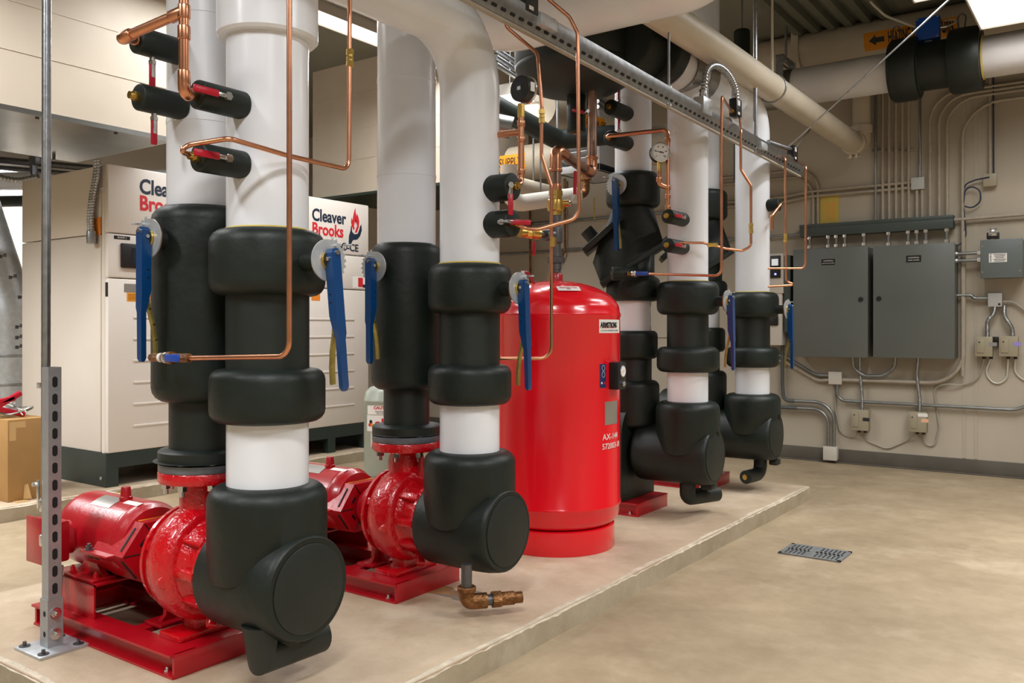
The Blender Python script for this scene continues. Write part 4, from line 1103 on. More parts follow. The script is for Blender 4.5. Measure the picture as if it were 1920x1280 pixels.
# gauge before the third riser
dg = 4.86
pts = [tapF2+V((0, 0, 0)), U(1175, 252, d=5.02), U(1252, 238, d=dg), U(1252, 400, d=dg), tapE1]
pts[1] = tapF2-Y*.05
pts[2] = V((pts[3].x, pts[3].y, zA(243, dg)))
t = thing('copper_pipe', 'copper pipe bridging two white pipes and carrying the white dial gauge', 'copper pipe', pts[3])
MB().tube(pts, .0125, 16, R=.03).build('bridge_pipe', COPPER, t)
tz = V((pts[3].x, pts[3].y, zA(352, dg))); gq = U(1236, 335, d=dg-.02)
MB().tube([tz, V((gq.x, gq.y, tz.z+.015)), V((gq.x, gq.y, zA(318, dg)))], .0125, 14, R=.025).build('gauge_branch', COPPER, t)
mb = MB()
for c in (tz, tz-Z*.05, V((pts[3].x, pts[3].y, zA(262, dg))), V((pts[3].x, pts[3].y, zA(390, dg))), V((gq.x, gq.y, zA(338, dg)))): mb.cyl(c-Z*.014, c+Z*.014, .0165, n=16, bev=.003)
mb.build('fitting', COPPER, t)
MB().cyl((gq.x, gq.y, zA(322, dg)), (gq.x, gq.y, zA(304, dg)), .013, n=8).build('brass_adapter', BRASS, t)
gauge((gq.x, gq.y, zA(288, dg)), -FW+RT*.15, .053, 'white dial pressure gauge between the two white pipes at upper centre')
# sensing tubes of the third and fourth pump sets
yy = PY[2]-.27
a = s2+V((0, -.07, -.03)); v1 = U(1353, 515, y=yy); v0 = V((v1.x, yy, a.z-.01))
tube([a, v0+V((0, 0, .0)), V((v1.x, yy, zA(517, v1.dot(FW)))), btF], 'thin copper tube from the pressure switch down to the blue drain valve behind the tank', R=.04)
dq = 4.9
tube([s2+V((0, .07, -.03))]+[U(px, py, d=dq) for px, py in ((1389, 245), (1389, 318), (1408, 348), (1408, 462), (1392, 470), (1360, 466), (1318, 455), (1240, 455))]+[tapE2], 'thin copper tube stepping right then back to the third riser tap', R=.04,
     fit=[(U(1408, 428, d=dq), Z), (U(1336, 459, d=dq), RT)])
dq = 5.75
tube([s3+V((0, -.07, -.03))]+[U(px, py, d=dq) for px, py in ((1472, 296), (1474, 528), (1494, 534), (1440, 537))], 'thin copper tube hanging left of the grey enclosures', R=.03, fit=[(U(1473, 446, d=dq), Z)])
tube([s3+V((0, .07, -.03))]+[U(px, py, d=dq) for px, py in ((1511, 312), (1510, 503), (1440, 503))], 'thin copper tube hanging in front of the left grey enclosure', R=.035)
p = U(1447, 405, d=5.75)
tag(MB().tube([tapG1+X*.035, p, p-Z*.09], .011, 12, R=.02).build('copper_stub', COPPER), 'short copper stub under the tap on the farthest riser', 'copper pipe')

# ================================================================= SLOTTED POST AND CONDUIT, FRONT LEFT
PX_, PY_ = -3.045, 1.515
t = thing('strut_post', 'slotted galvanized post bolted to the pad at the front left', 'post', (PX_, PY_, .09))
MB().box((PX_, PY_, .095), (.18, .17, .010), .002).build('base_plate', GALVL, t)
mb = MB()
def hollow(mb, s, z0, z1, th=.003):
    for a, b in (((-s, -s), (s, -s+th)), ((-s, s-th), (s, s)), ((-s, -s+th), (-s+th, s-th)), ((s-th, -s+th), (s, s-th))):
        mb.bb((PX_+a[0], PY_+a[1], z0), (PX_+b[0], PY_+b[1], z1))
hollow(mb, .0265, .10, .265); sl = mb.build('base_sleeve', POSTM, t)
mb = MB()
for zz in (.145, .215): mb.hexbolt((PX_+.0265, PY_, zz), X, .014, .010)
mb.build('sleeve_bolt', CHROME, sl)
for zz in (.145, .215): MB().prism([(.008*math.cos(2*PI*k/16), .010*math.sin(2*PI*k/16)) for k in range(16)], (PX_+.004, PY_-.0264, zz), X, Z, (0, -.0006, 0)).build('sleeve_hole', VOID, sl)
mb = MB(); hollow(mb, .0225, .12, 1.065); po = mb.build('post', POSTM, t)
zz = .30
while zz < 1.05: lab(MB().prism(oblong(.018, .038), (PX_+.0224, PY_, zz), Y, Z, (.0006, 0, 0)).build('slot', VOID, po), 'dark slot'); zz += .0595
mb = MB()
for a, b in ((-.065, -.06), (.065, -.06), (-.065, .06), (.065, .06)): mb.cyl((PX_+a, PY_+b, .100), (PX_+a, PY_+b, .103), .018, n=16); mb.cyl((PX_+a, PY_+b, .103), (PX_+a, PY_+b, .116), .007, n=6)
mb.build('anchor_bolt', STEELD, t)
t = thing('conduit', 'tall bright steel conduit rising behind the slotted post at the left', 'conduit', (PX_-.03, PY_, 1))
cx, cy = PX_-.0405, PY_+.0
MB().tube([(cx+.012, cy, 3.6), (cx, cy, 1.10), (cx-.0, cy, .60)], .0152, 20).build('tube', GALV, t)
mb = MB().cyl((cx, cy, .60), (cx, cy, .56), .020, n=12, bev=.003); mb.cyl((cx, cy, .48), (cx, cy, .44), .021, n=12, bev=.003); mb.build('connector', CHROME, t)
MB().tube([(cx, cy, .57), (cx, cy, .40), (cx+.02, cy+.02, .27), (cx-.04, cy+.06, .20), (cx-.10, cy+.1, .33)], .0125, 12, R=.08).build('flexible_tail', CABLE, t)
mb = MB().box((cx-.012, cy-.02, .62), (.012, .006, .10), .001); mb.cyl((cx-.022, cy-.02, .655), (cx-.022, cy-.035, .655), .008, n=6); mb.box((cx-.0, cy-.018, 1.0), (.05, .004, .02), .001)
mb.build('pipe_clamp', CHROME, t)
# ================================================================= BOILERS
BXF, BD = -5.78, 1.24
def boiler(y0, y1, label, full=True):
    t = thing('boiler', label, 'boiler', (BXF-BD/2, (y0+y1)/2, .09)); zt = 2.345; zb = .325; xb = BXF-BD
    mb = MB(); mb.bb((xb, y0+.01, .26), (BXF-.01, y1-.01, .32))
    mb.bb((BXF-.012, y0+.012, .22), (BXF-.001, y1-.012, .325)); mb.bb((xb, y1-.012, .09), (BXF, y1, .325))
    mb.bb((xb, y0, .09), (BXF-.003, y0+.012, .325))
    for yy in (y0, (y0+y1)/2-.045, y1-.09): mb.bb((BXF-.06, yy+.001, .09), (BXF, yy+.089, .322))
    mb.build('base_skirt', DGREEN, t)
    MB().cyl((BXF-.07, y0-.003, .15), (BXF-.07, y0+.002, .15), .012, n=12).build('skirt_bolt', GALVL, t)
    mb = MB().bb((xb, y0+.012, zb), (BXF-.10, y1-.012, 1.86), .01); mb.bb((xb, y0+.012, 1.865), (BXF-.10, y1-.012, zt), .01)
    mb.build('cabinet', CREAM, t)
    mb = MB().cyl((BXF-.075, y0+.04, zb), (BXF-.075, y0+.04, zt-.003), .026, n=24); mb.cyl((BXF-.075, y1-.04, zb), (BXF-.075, y1-.04, zt-.003), .026, n=24)
    mb.bb((BXF-.10, y0+.03, zb+.01), (BXF-.03, y1-.03, zt-.01)); mb.build('corner_post', CREAM, t)
    fr = []
    for k, (a, b) in enumerate(((zb, 1.548), (1.555, 1.862), (1.869, zt))):
        fr.append(MB().bb((BXF-.045, y0+.012, a), (BXF, y1-.012, b), .012).build(('lower_door', 'control_panel', 'upper_panel')[k], CREAMW, t))
    mb = MB()
    for k in range(6):
        zz = 1.27-.155*k; mb.bb((BXF-.002, y0+.20, zz), (BXF+.006, y1-.20, zz+.016), .004)
    mb.build('pressed_rib', CREAMW, fr[0])
    MB().bb((BXF-.03, y0+.0095, 1.42), (BXF-.004, y0+.0125, 1.52)).build('catch', LABK, fr[0])
    return t, fr
Y1a, Y1b, Y2a, Y2b = 3.25, 4.20, 4.86, 5.81
def logo(fr, y0, x=BXF, dz=0.0):
    q = V((x+.0006, y0+.245, 0)); p = fr[2]
    text('lettering', 'Cleaver', .148, q+Z*(2.185+dz), Y, Z, INKN, p, .0042, 'LEFT', .86)
    text('lettering', 'Brooks', .148, q+Z*(2.065+dz), Y, Z, LABR, p, .0042, 'LEFT', .86)
    text('lettering', 'ClearFire\u00ae-CE', .092, q+Z*1.932, Y, Z, INKN, p, .0022, 'LEFT', 1.0)
    # flame held in an open hand
    fx = lambda pts: [(a*.25, b*.25) for a, b in pts]
    o = V((x+.0006, y0+.245+.515, 2.18+dz))
    flame = [(-.02, -.42), (.10, -.40), (.19, -.20), (.22, .0), (.17, .18), (.09, .32), (.10, .18), (.04, .30), (.02, .50), (-.06, .30), (-.10, .12), (-.12, .02), (-.17, .12), (-.20, -.05), (-.16, -.20), (-.06, -.34), (-.02, -.25), (.03, -.14), (.07, -.22), (.03, -.34)]
    MB().prism(fx(flame), o, Y, Z, (.0006, 0, 0)).build('flame_emblem', LABR, p, smooth=False)
    inner = [(-.05, -.16), (.03, .10), (.00, .02), (.07, -.06), (.10, -.15), (.05, -.28), (-.02, -.26)]
    MB().prism(fx(inner), o+X*.0007, Y, Z, (.0003, 0, 0)).build('flame_heart', CREAMW, p, smooth=False)
    hand = [(-.32, -.86), (-.30, -.55), (-.22, -.35), (-.20, -.18), (-.16, -.20), (-.14, -.40), (-.02, -.48), (.14, -.44), (.22, -.28), (.27, -.12), (.30, -.14), (.32, -.05), (.35, -.30), (.26, -.52), (.12, -.66), (-.10, -.70), (-.24, -.92)]
    MB().prism(fx(hand), o, Y, Z, (.0005, 0, 0)).build('hand_emblem', INKN, p, smooth=False)
tb1, fr1 = boiler(Y1a, Y1b, 'large cream boiler cabinet at the left with touch display and side conduit')
logo(fr1, Y1a, dz=.03)
tb2, fr2 = boiler(Y2a, Y2b, 'large cream boiler cabinet farther back, its flame emblem in view')
logo(fr2, Y2a)
pb = fr1[1]; q = V((BXF, Y1a+.22, 1.755))
MB().bb((BXF-.002, Y1a+.10, 1.625), (BXF+.02, Y1a+.52, 1.80), .010).build('display_frame', BLACK, pb)
MB().bb((BXF+.019, Y1a+.175, 1.66), (BXF+.0215, Y1a+.46, 1.77)).build('display_screen', GLASSD, pb)
text('lettering', 'Falcon', .020, (BXF+.021, Y1a+.32, 1.642), Y, Z, LABW, pb)
s = MB().bb((BXF, Y1a+.055, 1.825), (BXF+.001, Y1a+.175, 1.85)).build('name_strip', LABK, pb)
text('lettering', 'BOILER 2', .017, (BXF+.0012, Y1a+.115, 1.8375), Y, Z, LABW, s)
pd = fr1[0]
MB().bb((BXF, Y1a+.13, 1.455), (BXF+.0015, Y1a+.285, 1.515)).build('nameplate', PLATE, pd)
MB().bb((BXF, Y1a+.15, 1.39), (BXF+.001, Y1a+.275, 1.452)).build('service_label', LABA, pd)
MB().bb((BXF, Y1a+.295, 1.39), (BXF+.001, Y1a+.44, 1.515)).build('warning_label', LABO, pd)
mb = MB()
for k in range(5): mb.bb((BXF+.001, Y1a+.16, 1.40+.010*k), (BXF+.0014, Y1a+.26, 1.403+.010*k)); mb.bb((BXF+.001, Y1a+.305, 1.405+.018*k), (BXF+.0014, Y1a+.43, 1.408+.018*k))
mb.build('label_print', INKD, pd)
MB().bb((BXF, Y2a+.24, 1.44), (BXF+.001, Y2a+.34, 1.51)).build('warning_label', LABO, fr2[0])
pq = MB().bb((BXF, Y2a+.73, 1.57), (BXF+.001, Y2a+.90, 1.675)).build('picture_label', LABW, fr2[1])
MB().bb((BXF+.001, Y2a+.80, 1.58), (BXF+.0014, Y2a+.86, 1.665)).build('picture', LABR, pq); MB().bb((BXF+.001, Y2a+.86, 1.575), (BXF+.0014, Y2a+.89, 1.605)).build('picture', INKD, pq)
MB().cyl((BXF, Y2a+.46, 1.70), (BXF+.003, Y2a+.46, 1.70), .012, n=14).build('knob', LABK, fr2[1])
# flexible conduit on the side of the first boiler
pts = [U(px, py, y=Y1a-.02) for px, py in ((181, 300), (180, 330), (172, 370), (168, 410), (171, 452))]
t = thing('cable_conduit', 'pair of ribbed grey conduits hanging down the side of the left boiler', 'conduit', pts[-1])
flex(pts, .020, None, parent=t, R=.3, pitch=.02); flex([p+V((.035, -.005, 0)) for p in pts], .016, None, parent=t, R=.3, pitch=.02)
mb = MB().cyl(pts[-1]+V((.015, -.005, .07)), pts[-1]+V((.015, -.005, -.02)), .034, n=16, bev=.006); mb.cyl(pts[0]+V((.06, 0, -.20)), pts[0]+V((.10, -.01, -.21)), .012, n=8)
mb.build('connector', GALV, t)
p = U(180, 424, y=Y1a); tag(MB().box((p.x, Y1a+.009, p.z), (.085, .006, .12)).build('paper_tag', LABO), 'orange tag stuck to the boiler side by the ribbed conduit', 'tag')

# ================================================================= DUCT HOODS ABOVE THE BOILERS
def hood(x0, x1, y0, y1, z0, label, under, z1=CZ):
    t = thing('ventilation_duct', label, 'duct', ((x0+x1)/2, (y0+y1)/2, z0))
    MB().bb((x0, y0, z0+.004), (x1, y1, z1)).build('casing', DUCT, t, smooth=False)
    MB().bb((x0+.02, y0+.02, z0), (x1-.02, y1-.02, z0+.005)).build('underside', under, t)
    mb = MB()
    for zz in (.33, .62, .95): mb.bb((x1, y0, z0+zz), (x1+.004, y1, z0+zz+.010)); mb.bb((x0, y0-.004, z0+zz), (x1, y0, z0+zz+.010))
    mb.build('panel_seam', DUCT, t)
    mb = MB().bb((x1-.02, y0, z0-.025), (x1+.004, y1, z0+.006)); mb.bb((x0, y0-.004, z0-.02), (x1, y0+.02, z0+.006)); mb.build('edge_angle', SHEET if under is SHEET else DGREEN2, t)
    return t
th = hood(-6.75, -5.34, 1.9, 3.55, 2.50, 'big cream duct hood with bare metal underside above the left boiler', SHEET)
mb = MB()
for yy in (2.6, 3.1): mb.cyl((-5.40, yy, 2.47), (-5.40, yy, 2.50), .012, n=8); mb.cyl((-6.6, yy+.2, 2.47), (-6.6, yy+.2, 2.50), .012, n=8)
mb.build('hood_bolt', STEELD, th)
hood(-6.7, -5.0, 5.93, 7.3, 2.50, 'cream duct hood with dark green underside above the far boiler', DGREEN2)
p = U(598, 250, y=5.9); 
tag(MB().bb((p.x-.25, 6.6, .4), (p.x-.18, 6.75, CZ)).build('dark_strip', DGREEN2), 'narrow dark strip showing beside the cream hood of the far boiler', 'column')  # upright dark strip standing in for a narrow dark slit

# ================================================================= FAR LEFT CLUTTER
cb0 = V((-6.45, 2.40, .09))
t = thing('cardboard_box', 'brown cardboard box on the boiler pad at the left edge', 'box', (-6.05, 2.45, .09))
bx = MB().bb((-6.30, 2.61, .09), (-5.80, 2.86, .615), .004).build('carton', CARD, t)
bx2 = MB(); 
bx2.bb((-5.8005, 2.62, .56), (-5.799, 2.72, .60)); bx2.bb((-5.8005, 2.62, .48), (-5.799, 2.66, .56)); bx2.build('tape_patch', TAPE, t)
MB().bb((-6.26, 2.6085, .28), (-6.08, 2.6105, .46)).build('shipping_label', LABW, t)
mb = MB().bb((-5.83, 2.64, .09), (-5.74, 2.72, .095)); mb.hull([(-5.79, 2.70, .10), (-5.76, 2.74, .10), (-5.77, 2.72, .20), (-5.795, 2.71, .19)]); mb.build('torn_flap', TAPE, t)
tp = thing('valve_lever_pile', 'tangle of loose steel levers and wire piled on the cardboard box', 'hardware', (-6.05, 2.75, .615))
mb = MB(); rd = random.Random(11)
for k in range(9):
    c = V((-6.20+.34*rd.random(), 2.66+.14*rd.random(), .625+.05*rd.random())); a = rd.uniform(0, PI)
    mb.box(c, (.20, .022, .006), .001, Matrix.Rotation(a, 3, 'Z') @ Matrix.Rotation(rd.uniform(-.25, .25), 3, 'Y'))
mb.tube([V((-6.0+.11*math.cos(2*PI*k/20), 2.74+.11*math.sin(2*PI*k/20), .66+.02*math.sin(4*PI*k/20))) for k in range(20)], .006, 6, closed=True)
mb.build('steel_part', GALV, tp)
mb = MB()
for k in range(4):
    pts = [V((-6.2+.36*rd.random(), 2.66+.16*rd.random(), .63+.09*rd.random())) for _ in range(4)]; mb.tube(pts, .0035, 6, R=.05)
mb.build('wire', CABLEW, tp)
for k, (px, py, rz) in enumerate(((17, 749, .5), (22, 772, -.3), (3, 752, .2))):
    p = U(px, py, x=-5.95+.0*k); tag(MB().box(p, (.03, .17, .035), .008, Matrix.Rotation(rz, 3, 'X')).build('red_lever', REDH), ('red vinyl lever lying highest on the pile over the cardboard box', 'red vinyl lever slanting down the front of the pile on the cardboard box', 'red vinyl lever cut by the photo edge on the pile over the cardboard box')[k], 'lever')
# flue duct with clips at the left edge
pts = [U(px, py, d=7.6) for px, py in ((-75, 300), (18, 585), (22, 900))]
pts[2].z = .0; pts[2].x, pts[2].y = pts[1].x, pts[1].y
t = thing('flue_duct', 'grey sheet-metal flue elbow with clips rising at the left edge', 'duct', pts[2])
d = MB().tube(pts, .20, 32, R=.25).build('duct', GALVL, t)
mb = MB()
for zz in (.45, .70, .95): mb.lathe([(.201, 0), (.206, .003), (.206, .02), (.201, .023)], (pts[1].x, pts[1].y, zz), Z, 32)
mb.build('joint_band', GALV, t)
mb = MB()
for px, py in ((5, 480), (24, 519), (41, 556), (36, 612), (36, 632), (36, 650)):
    p = U(px, py, d=7.36); mb.box(p, (.05, .02, .012), .002); mb.box(p+RT*.02+Z*.008, (.012, .025, .03), .002); mb.box(p-RT*.02-Z*.004, (.012, .025, .03), .002)
mb.build('clip', STEELD, t)
# pipes and rails far behind the left boiler
for k, (py, r, m, label) in enumerate(((362, .085, WHITE, 'upper white pipe crossing far behind the left boiler'), (398, .055, FOAMD, 'black foam pipe crossing far behind the left boiler'))):
    a = U(-120, py-14, d=8.4); tag(MB().cyl((max(a.x, -9.1), a.y, a.z), (a.x+2.2, a.y+1.1, a.z), r, n=28).build('background_pipe', m), label, 'pipe')
a = U(-40, 296, d=7.9); b = U(205, 318, d=7.9)
t = thing('cable_tray', 'dark rail and brackets hanging in front of the glowing light at the left edge', 'rail', a)
mb = MB().cyl(a, b, .03, n=8); mb.cyl(a-Z*.07, b-Z*.07, .022, n=8); mb.build('rail', STEELD, t)
mb = MB(); c = U(63, 325, d=7.8); mb.box(c, (.05, .05, .30), .004); c = U(66, 300, d=7.8); mb.box(c, (.12, .06, .08), .006); mb.build('bracket', STEELD, t)
pts = [U(px, py, d=7.0) for px, py in ((-30, 318), (5, 334), (35, 339), (72, 331))]
flex(pts, .022, 'ribbed conduit sagging across the glowing light at the left edge', R=.2, pitch=.03)

# ================================================================= SMALL GREEN TANK
t = thing('expansion_tank', 'small grey-green tank with red lettered labels standing on the floor behind the second pump', 'tank', (-4.80, 4.97, 0)); q = V((-4.80, 4.97, 0))
pr = [(.0, .03), (.10, .03), (.14, .05), (.148, .09), (.148, .62), (.150, .625), (.150, .635), (.147, .64), (.135, .70), (.10, .735), (.05, .748), (0, .75)]
MB().lathe(pr, q, Z, 40).build('shell', TANKG, t, ang=50); MB().lathe([(.125, 0), (.13, .002), (.13, .05)], q, Z, 32).build('foot_ring', TANKG, t)
def small_label(z0, z1, a0, a1, m, name): return wrap_plate(z0, z1, q.x, q.y, .1485, a0, a1, name, m, t, axis='z')
l1 = small_label(.53, .60, -98, -20, LABW, 'caution_label'); l2 = small_label(.40, .525, -100, -5, LABW, 'maker_label'); small_label(.28, .395, -85, -15, BOXW, 'data_label')
def st(s, ang, z, size, m, po_, b=.0, sq=1.0):
    a = math.radians(ang); text('lettering', s, size, (q.x+.1494*math.cos(a), q.y+.1494*math.sin(a), z), (-math.sin(a), math.cos(a), 0), Z, m, po_, b, 'CENTER', sq, wrap=((q.x, q.y, 0), Z, .1494))
st('CAUTION', -46, .583, .032, LABR, l1, .001); st('Always pressurize tank', -48, .556, .012, INKD, l1); st('prior to operation', -48, .543, .012, INKD, l1)
st('elbi', -42, .462, .095, LABR, l2, .0022, 1.15)
for a_, z_, m in ((-84, .475, LABK), (-88, .45, LABR), (-80, .45, LABA)):
    a = math.radians(a_); p = V((q.x+.149*math.cos(a), q.y+.149*math.sin(a), z_)); MB().cyl(p, p+V((math.cos(a), math.sin(a), 0))*.001, .014, n=16).build('emblem', m, l2)
# ================================================================= BACK WALL EQUIPMENT
def W(px, py, off=0.0): return U(px, py, y=WY-off)
def wbox(px0, py0, px1, py1, dep, gap=0.0):
    a, b = W(px0, py1, dep), W(px1, py0, dep)
    return V((a.x, WY-dep, a.z)), V((b.x, WY-gap, b.z))
def enclosure(px0, py0, px1, py1, dep, m, label, cat='enclosure', name='enclosure', group=None):
    a, b = wbox(px0, py0, px1, py1, dep); t = thing(name, label, cat, ((a.x+b.x)/2, WY, a.z), group)
    MB().bb((a.x+.004, a.y+.02, a.z+.004), (b.x-.004, WY, b.z-.004), .004).build('body', m, t)
    d = MB().bb((a.x, a.y, a.z), (b.x, a.y+.018, b.z), .004).build('door', m, t)
    return t, d, a, b
t, d, a, b = enclosure(1487, 461, 1627, 668, .21, PANEL, 'grey steel enclosure with black name tag, left of the big pair on the back wall')
MB().cyl((b.x-.055, a.y, a.z+.50), (b.x-.055, a.y-.012, a.z+.50), .020, n=24, bev=.003).build('latch', BLACK, d)
c = W(1553, 491, .211); s = MB().box(c, (.115, .002, .052)).build('name_tag', LABK, d)
text('lettering', 'CONTROLS', .016, c+V((0, -.0012, .009)), X, Z, LABW, s); text('lettering', 'AND PUMP SYSTEM', .012, c+V((0, -.0012, -.012)), X, Z, LABW, s)
t, d, a, b = enclosure(1637, 454, 1790, 670, .21, PANEL, 'grey steel enclosure with black name tag, right of the big pair on the back wall')
MB().cyl((a.x+.048, a.y, a.z+.50), (a.x+.048, a.y-.012, a.z+.50), .020, n=24, bev=.003).build('latch', BLACK, d)
c = W(1713, 485, .211); s = MB().box(c, (.115, .002, .056)).build('name_tag', LABK, d)
text('lettering', 'CONTROLS', .016, c+V((0, -.0012, .009)), X, Z, LABW, s); text('lettering', 'PUMP SYSTEM', .014, c+V((0, -.0012, -.012)), X, Z, LABW, s)
# wireway
a, b = wbox(1499, 421, 1787, 441, .12); zt0, zt1 = W(1643, 412, .12).z, W(1643, 436, .12).z
t = thing('wireway', 'long dark green-grey wiring trough above the two big enclosures', 'wireway', ((a.x+b.x)/2, WY, zt1))
MB().bb((a.x, WY-.12, zt1), (b.x, WY-.02, zt0), .004).build('trough', PANEL2, t); MB().bb((a.x, WY-.124, zt0-.03), (b.x, WY-.12, zt0), .001).build('cover_lip', PANEL2, t)
zw0, zw1 = zt1, zt0
lbl = ('leftmost', 'second', 'third', 'fourth', 'fifth')
for k, px in enumerate((1518, 1553, 1568, 1584, 1620, 1666, 1703, 1719, 1736, 1775)):
    p = W(px, 450, .10); ztop = W(1556 if k < 5 else 1713, 461 if k < 5 else 455, .21).z
    which = 'left' if k < 5 else 'right'
    t = thing('pipe_nipple', '%s zinc pipe nipple counting from the left, between wiring trough and %s grey enclosure' % (lbl[k % 5], which), 'pipe nipple', (p.x, p.y, ztop), 'pipe nipples under the wiring trough')
    MB().cyl((p.x, p.y, ztop-.01), (p.x, p.y, zw0+.002), .014, n=12).build('nipple', CONDG, t)
    mb = MB().cyl((p.x, p.y, ztop-.004), (p.x, p.y, ztop+.022), .021, n=8); mb.cyl((p.x, p.y, zw0-.024), (p.x, p.y, zw0), .021, n=8); mb.build('locknut', CHROME, t)
def cond(pts, label, r=.0125, m=CONDP, R=.12, cat='conduit', name='conduit', group=None, clips=()):
    t = thing(name, label, cat, pts[0], group); MB().tube(pts, r, 12, R=R).build('tube', m, t)
    if clips:
        mb = MB()
        for c in clips: mb.box(V((c.x, WY-.012, c.z)), (.07, .022, .018), .002)
        mb.build('strap', m, t)
    return t
nm = ('leftmost dark', 'second', 'third', 'fourth', 'fifth', 'sixth')
for k, px in enumerate((1642, 1655, 1667, 1680, 1692, 1704)):
    p = W(px, 300, .04)
    cond([V((p.x, p.y, zw1-.002)), V((p.x, p.y, CZ))], '%s of the six straight conduits rising from the wiring trough' % nm[k], .0115, CONDG if k == 0 else CONDP, group='straight conduits above the wiring trough', clips=(V((p.x, 0, W(px, 282).z)),))
for k, (px, ytop) in enumerate(((1744, 190), (1761, 200), (1776, 197))):
    p = W(px, 300, .05); zt = W(px, 178+5*k, .05).z
    cond([V((p.x, p.y, zw1-.002)), V((p.x, p.y, zt)), V((3.1, p.y, zt+.0))], '%s of three conduits rising from the trough and bending right under the black valve jacket' % ('leftmost', 'middle', 'rightmost')[k], .0125, R=.22, group='bent conduits above the wiring trough')
p = W(1805, 300, .05); zt = W(1830, 194, .05).z
cond([V((p.x, p.y, W(1805, 705, .05).z+.0)), V((p.x, p.y, zt)), V((3.1, p.y, zt))], 'long vertical conduit right of the big enclosures, bending right near the top', .0135, R=.28)
p = W(1806, 560, .045); z0 = W(1700, 716, .045).z; x0 = W(1577, 714, .045).x
cond([V((p.x+.003, p.y, W(1806, 435).z)), V((p.x+.003, p.y, z0)), V((x0, p.y, z0))], 'painted conduit turning left under the big enclosures to the square beige box', .0165, R=.26, clips=())
# small grey box with its conduits
t, d, a, b = enclosure(1708, 331, 1733, 356, .07, BOXG, 'small grey square box among the vertical conduits above the trough', 'junction box', 'junction_box')
for k, px in enumerate((1719, 1729)): 
    p = W(px, 380, .04); cond([V((p.x, p.y, zw1)), V((p.x, p.y, a.z))], '%s of two short conduits between grey box and wiring trough' % ('left', 'right')[k], .012)
p = W(1725, 250, .035); cond([V((p.x, p.y, b.z)), V((p.x, p.y, CZ))], 'thin grey conduit rising from the small grey box toward the valve jacket', .011, CONDG)
for k, py in enumerate((342, 352)):
    zz = W(1708, py, .03).z; zl = W(1446, 361+9*k, .03).z; xl_ = W(1440, 362, .03).x; xm = W(1520, 360, .03).x
    cond([V((a.x, WY-.035, zz)), V((xm, WY-.035, zz+.0)), V((xm-.25, WY-.035, zz-.03)), V((xl_-.6, WY-.035, zz-.03))], '%s of two level conduits running left from the small grey box' % ('upper', 'lower')[k], .0125, R=.1)
for k, (px, py) in enumerate(((1533, 320), (1524, 333))):
    p = W(px, 400, .03); zt = W(1480, py, .03).z
    cond([V((p.x, WY-.02, zw1)), V((p.x, WY-.02, zt)), V((p.x-1.2, WY-.02, zt))], '%s of two conduits bending down to the left end of the wiring trough' % ('outer', 'inner')[k], .0125, R=.20)
zz = W(1790, 412, .05).z; cond([V((W(1787, 412, .05).x, WY-.05, zz)), V((3.1, WY-.05, zz+.06))], 'level painted conduit leaving the right end of the wiring trough', .0145)
zz = W(1480, 441, .05).z; cond([V((W(1500, 441, .05).x, WY-.05, zz)), V((W(1500, 441, .05).x-2.6, WY-.05, zz))], 'thin level conduit leaving the left end of the wiring trough', .010, CONDG)
# yellow card
a, b = wbox(1537, 365, 1573, 419, .005); t = tag(MB().bb((a.x, WY-.006, a.z), (b.x, WY, b.z)).build('notice_card', LABYP), 'yellow printed card on the back wall above the wiring trough', 'notice')
mb = MB()
for k in range(9): mb.bb((a.x+.05+.0*k, WY-.0068, b.z-.07-.018*k), (a.x+.09, WY-.006, b.z-.064-.018*k)); mb.bb((a.x+.10, WY-.0068, b.z-.07-.018*k), (b.x-.03, WY-.006, b.z-.064-.018*k))
mb.build('print', LABO, t)
# right hand slate enclosure
t, d, a, b = enclosure(1838, 446, 1918, 522, .20, PANEL3, 'square slate grey enclosure with white label at the right edge of the back wall')
c = W(1871, 483, .2005); s = MB().box(c, (.125, .002, .07)).build('paper_label', LABW, d)
mb = MB()
for k in range(5): mb.box(c+V((.012, -.0012, .026-.013*k)), (.085-.012*(k % 3), .001, .005)); mb.box(c+V((-.05, -.0012, .026-.013*k)), (.012, .001, .006))
mb.build('print', INKD, s)
mb = MB()
for x_ in (a.x+.015, b.x-.02):
    for z_ in (a.z+.05, b.z-.05): mb.cyl((x_, a.y, z_), (x_, a.y-.003, z_), .007, n=10)
mb.build('cover_screw', CHROME, d)
p = W(1862, 437, .14); tt = thing('relay_device', 'small silver and black device on top of the slate enclosure', 'device', (p.x, p.y, b.z))
mb = MB().box((p.x, p.y, b.z+.035), (.085, .07, .05), .004); mb.build('body', BLACK, tt); mb = MB().box((p.x, p.y-.036, b.z+.055), (.06, .004, .045), .002); mb.cyl((p.x-.02, p.y-.03, b.z+.07), (p.x-.02, p.y-.03, b.z+.095), .012, n=10); mb.cyl((p.x+.02, p.y-.03, b.z+.07), (p.x+.02, p.y-.03, b.z+.095), .012, n=10); mb.cyl((p.x, p.y, b.z), (p.x, p.y, b.z+.02), .022, n=10); mb.build('terminal', CHROME, tt)
for k, py in enumerate((475, 488)):
    zz = W(1815, py, .10).z; q0, q1 = W(1791, py, .10), W(1838, py, .10)
    tt = thing('pipe_nipple', '%s of two short conduits joining the right big enclosure to the slate enclosure' % ('upper', 'lower')[k], 'pipe nipple', (q0.x, q0.y, zz))
    MB().cyl((q0.x-.01, q0.y, zz), (q1.x+.01, q0.y, zz), .014, n=12).build('nipple', CONDG, tt); mb = MB().cyl((q0.x-.005, q0.y, zz), (q0.x+.02, q0.y, zz), .02, n=8); mb.cyl((q1.x-.02, q0.y, zz), (q1.x+.005, q0.y, zz), .02, n=8); mb.build('locknut', CHROME, tt)
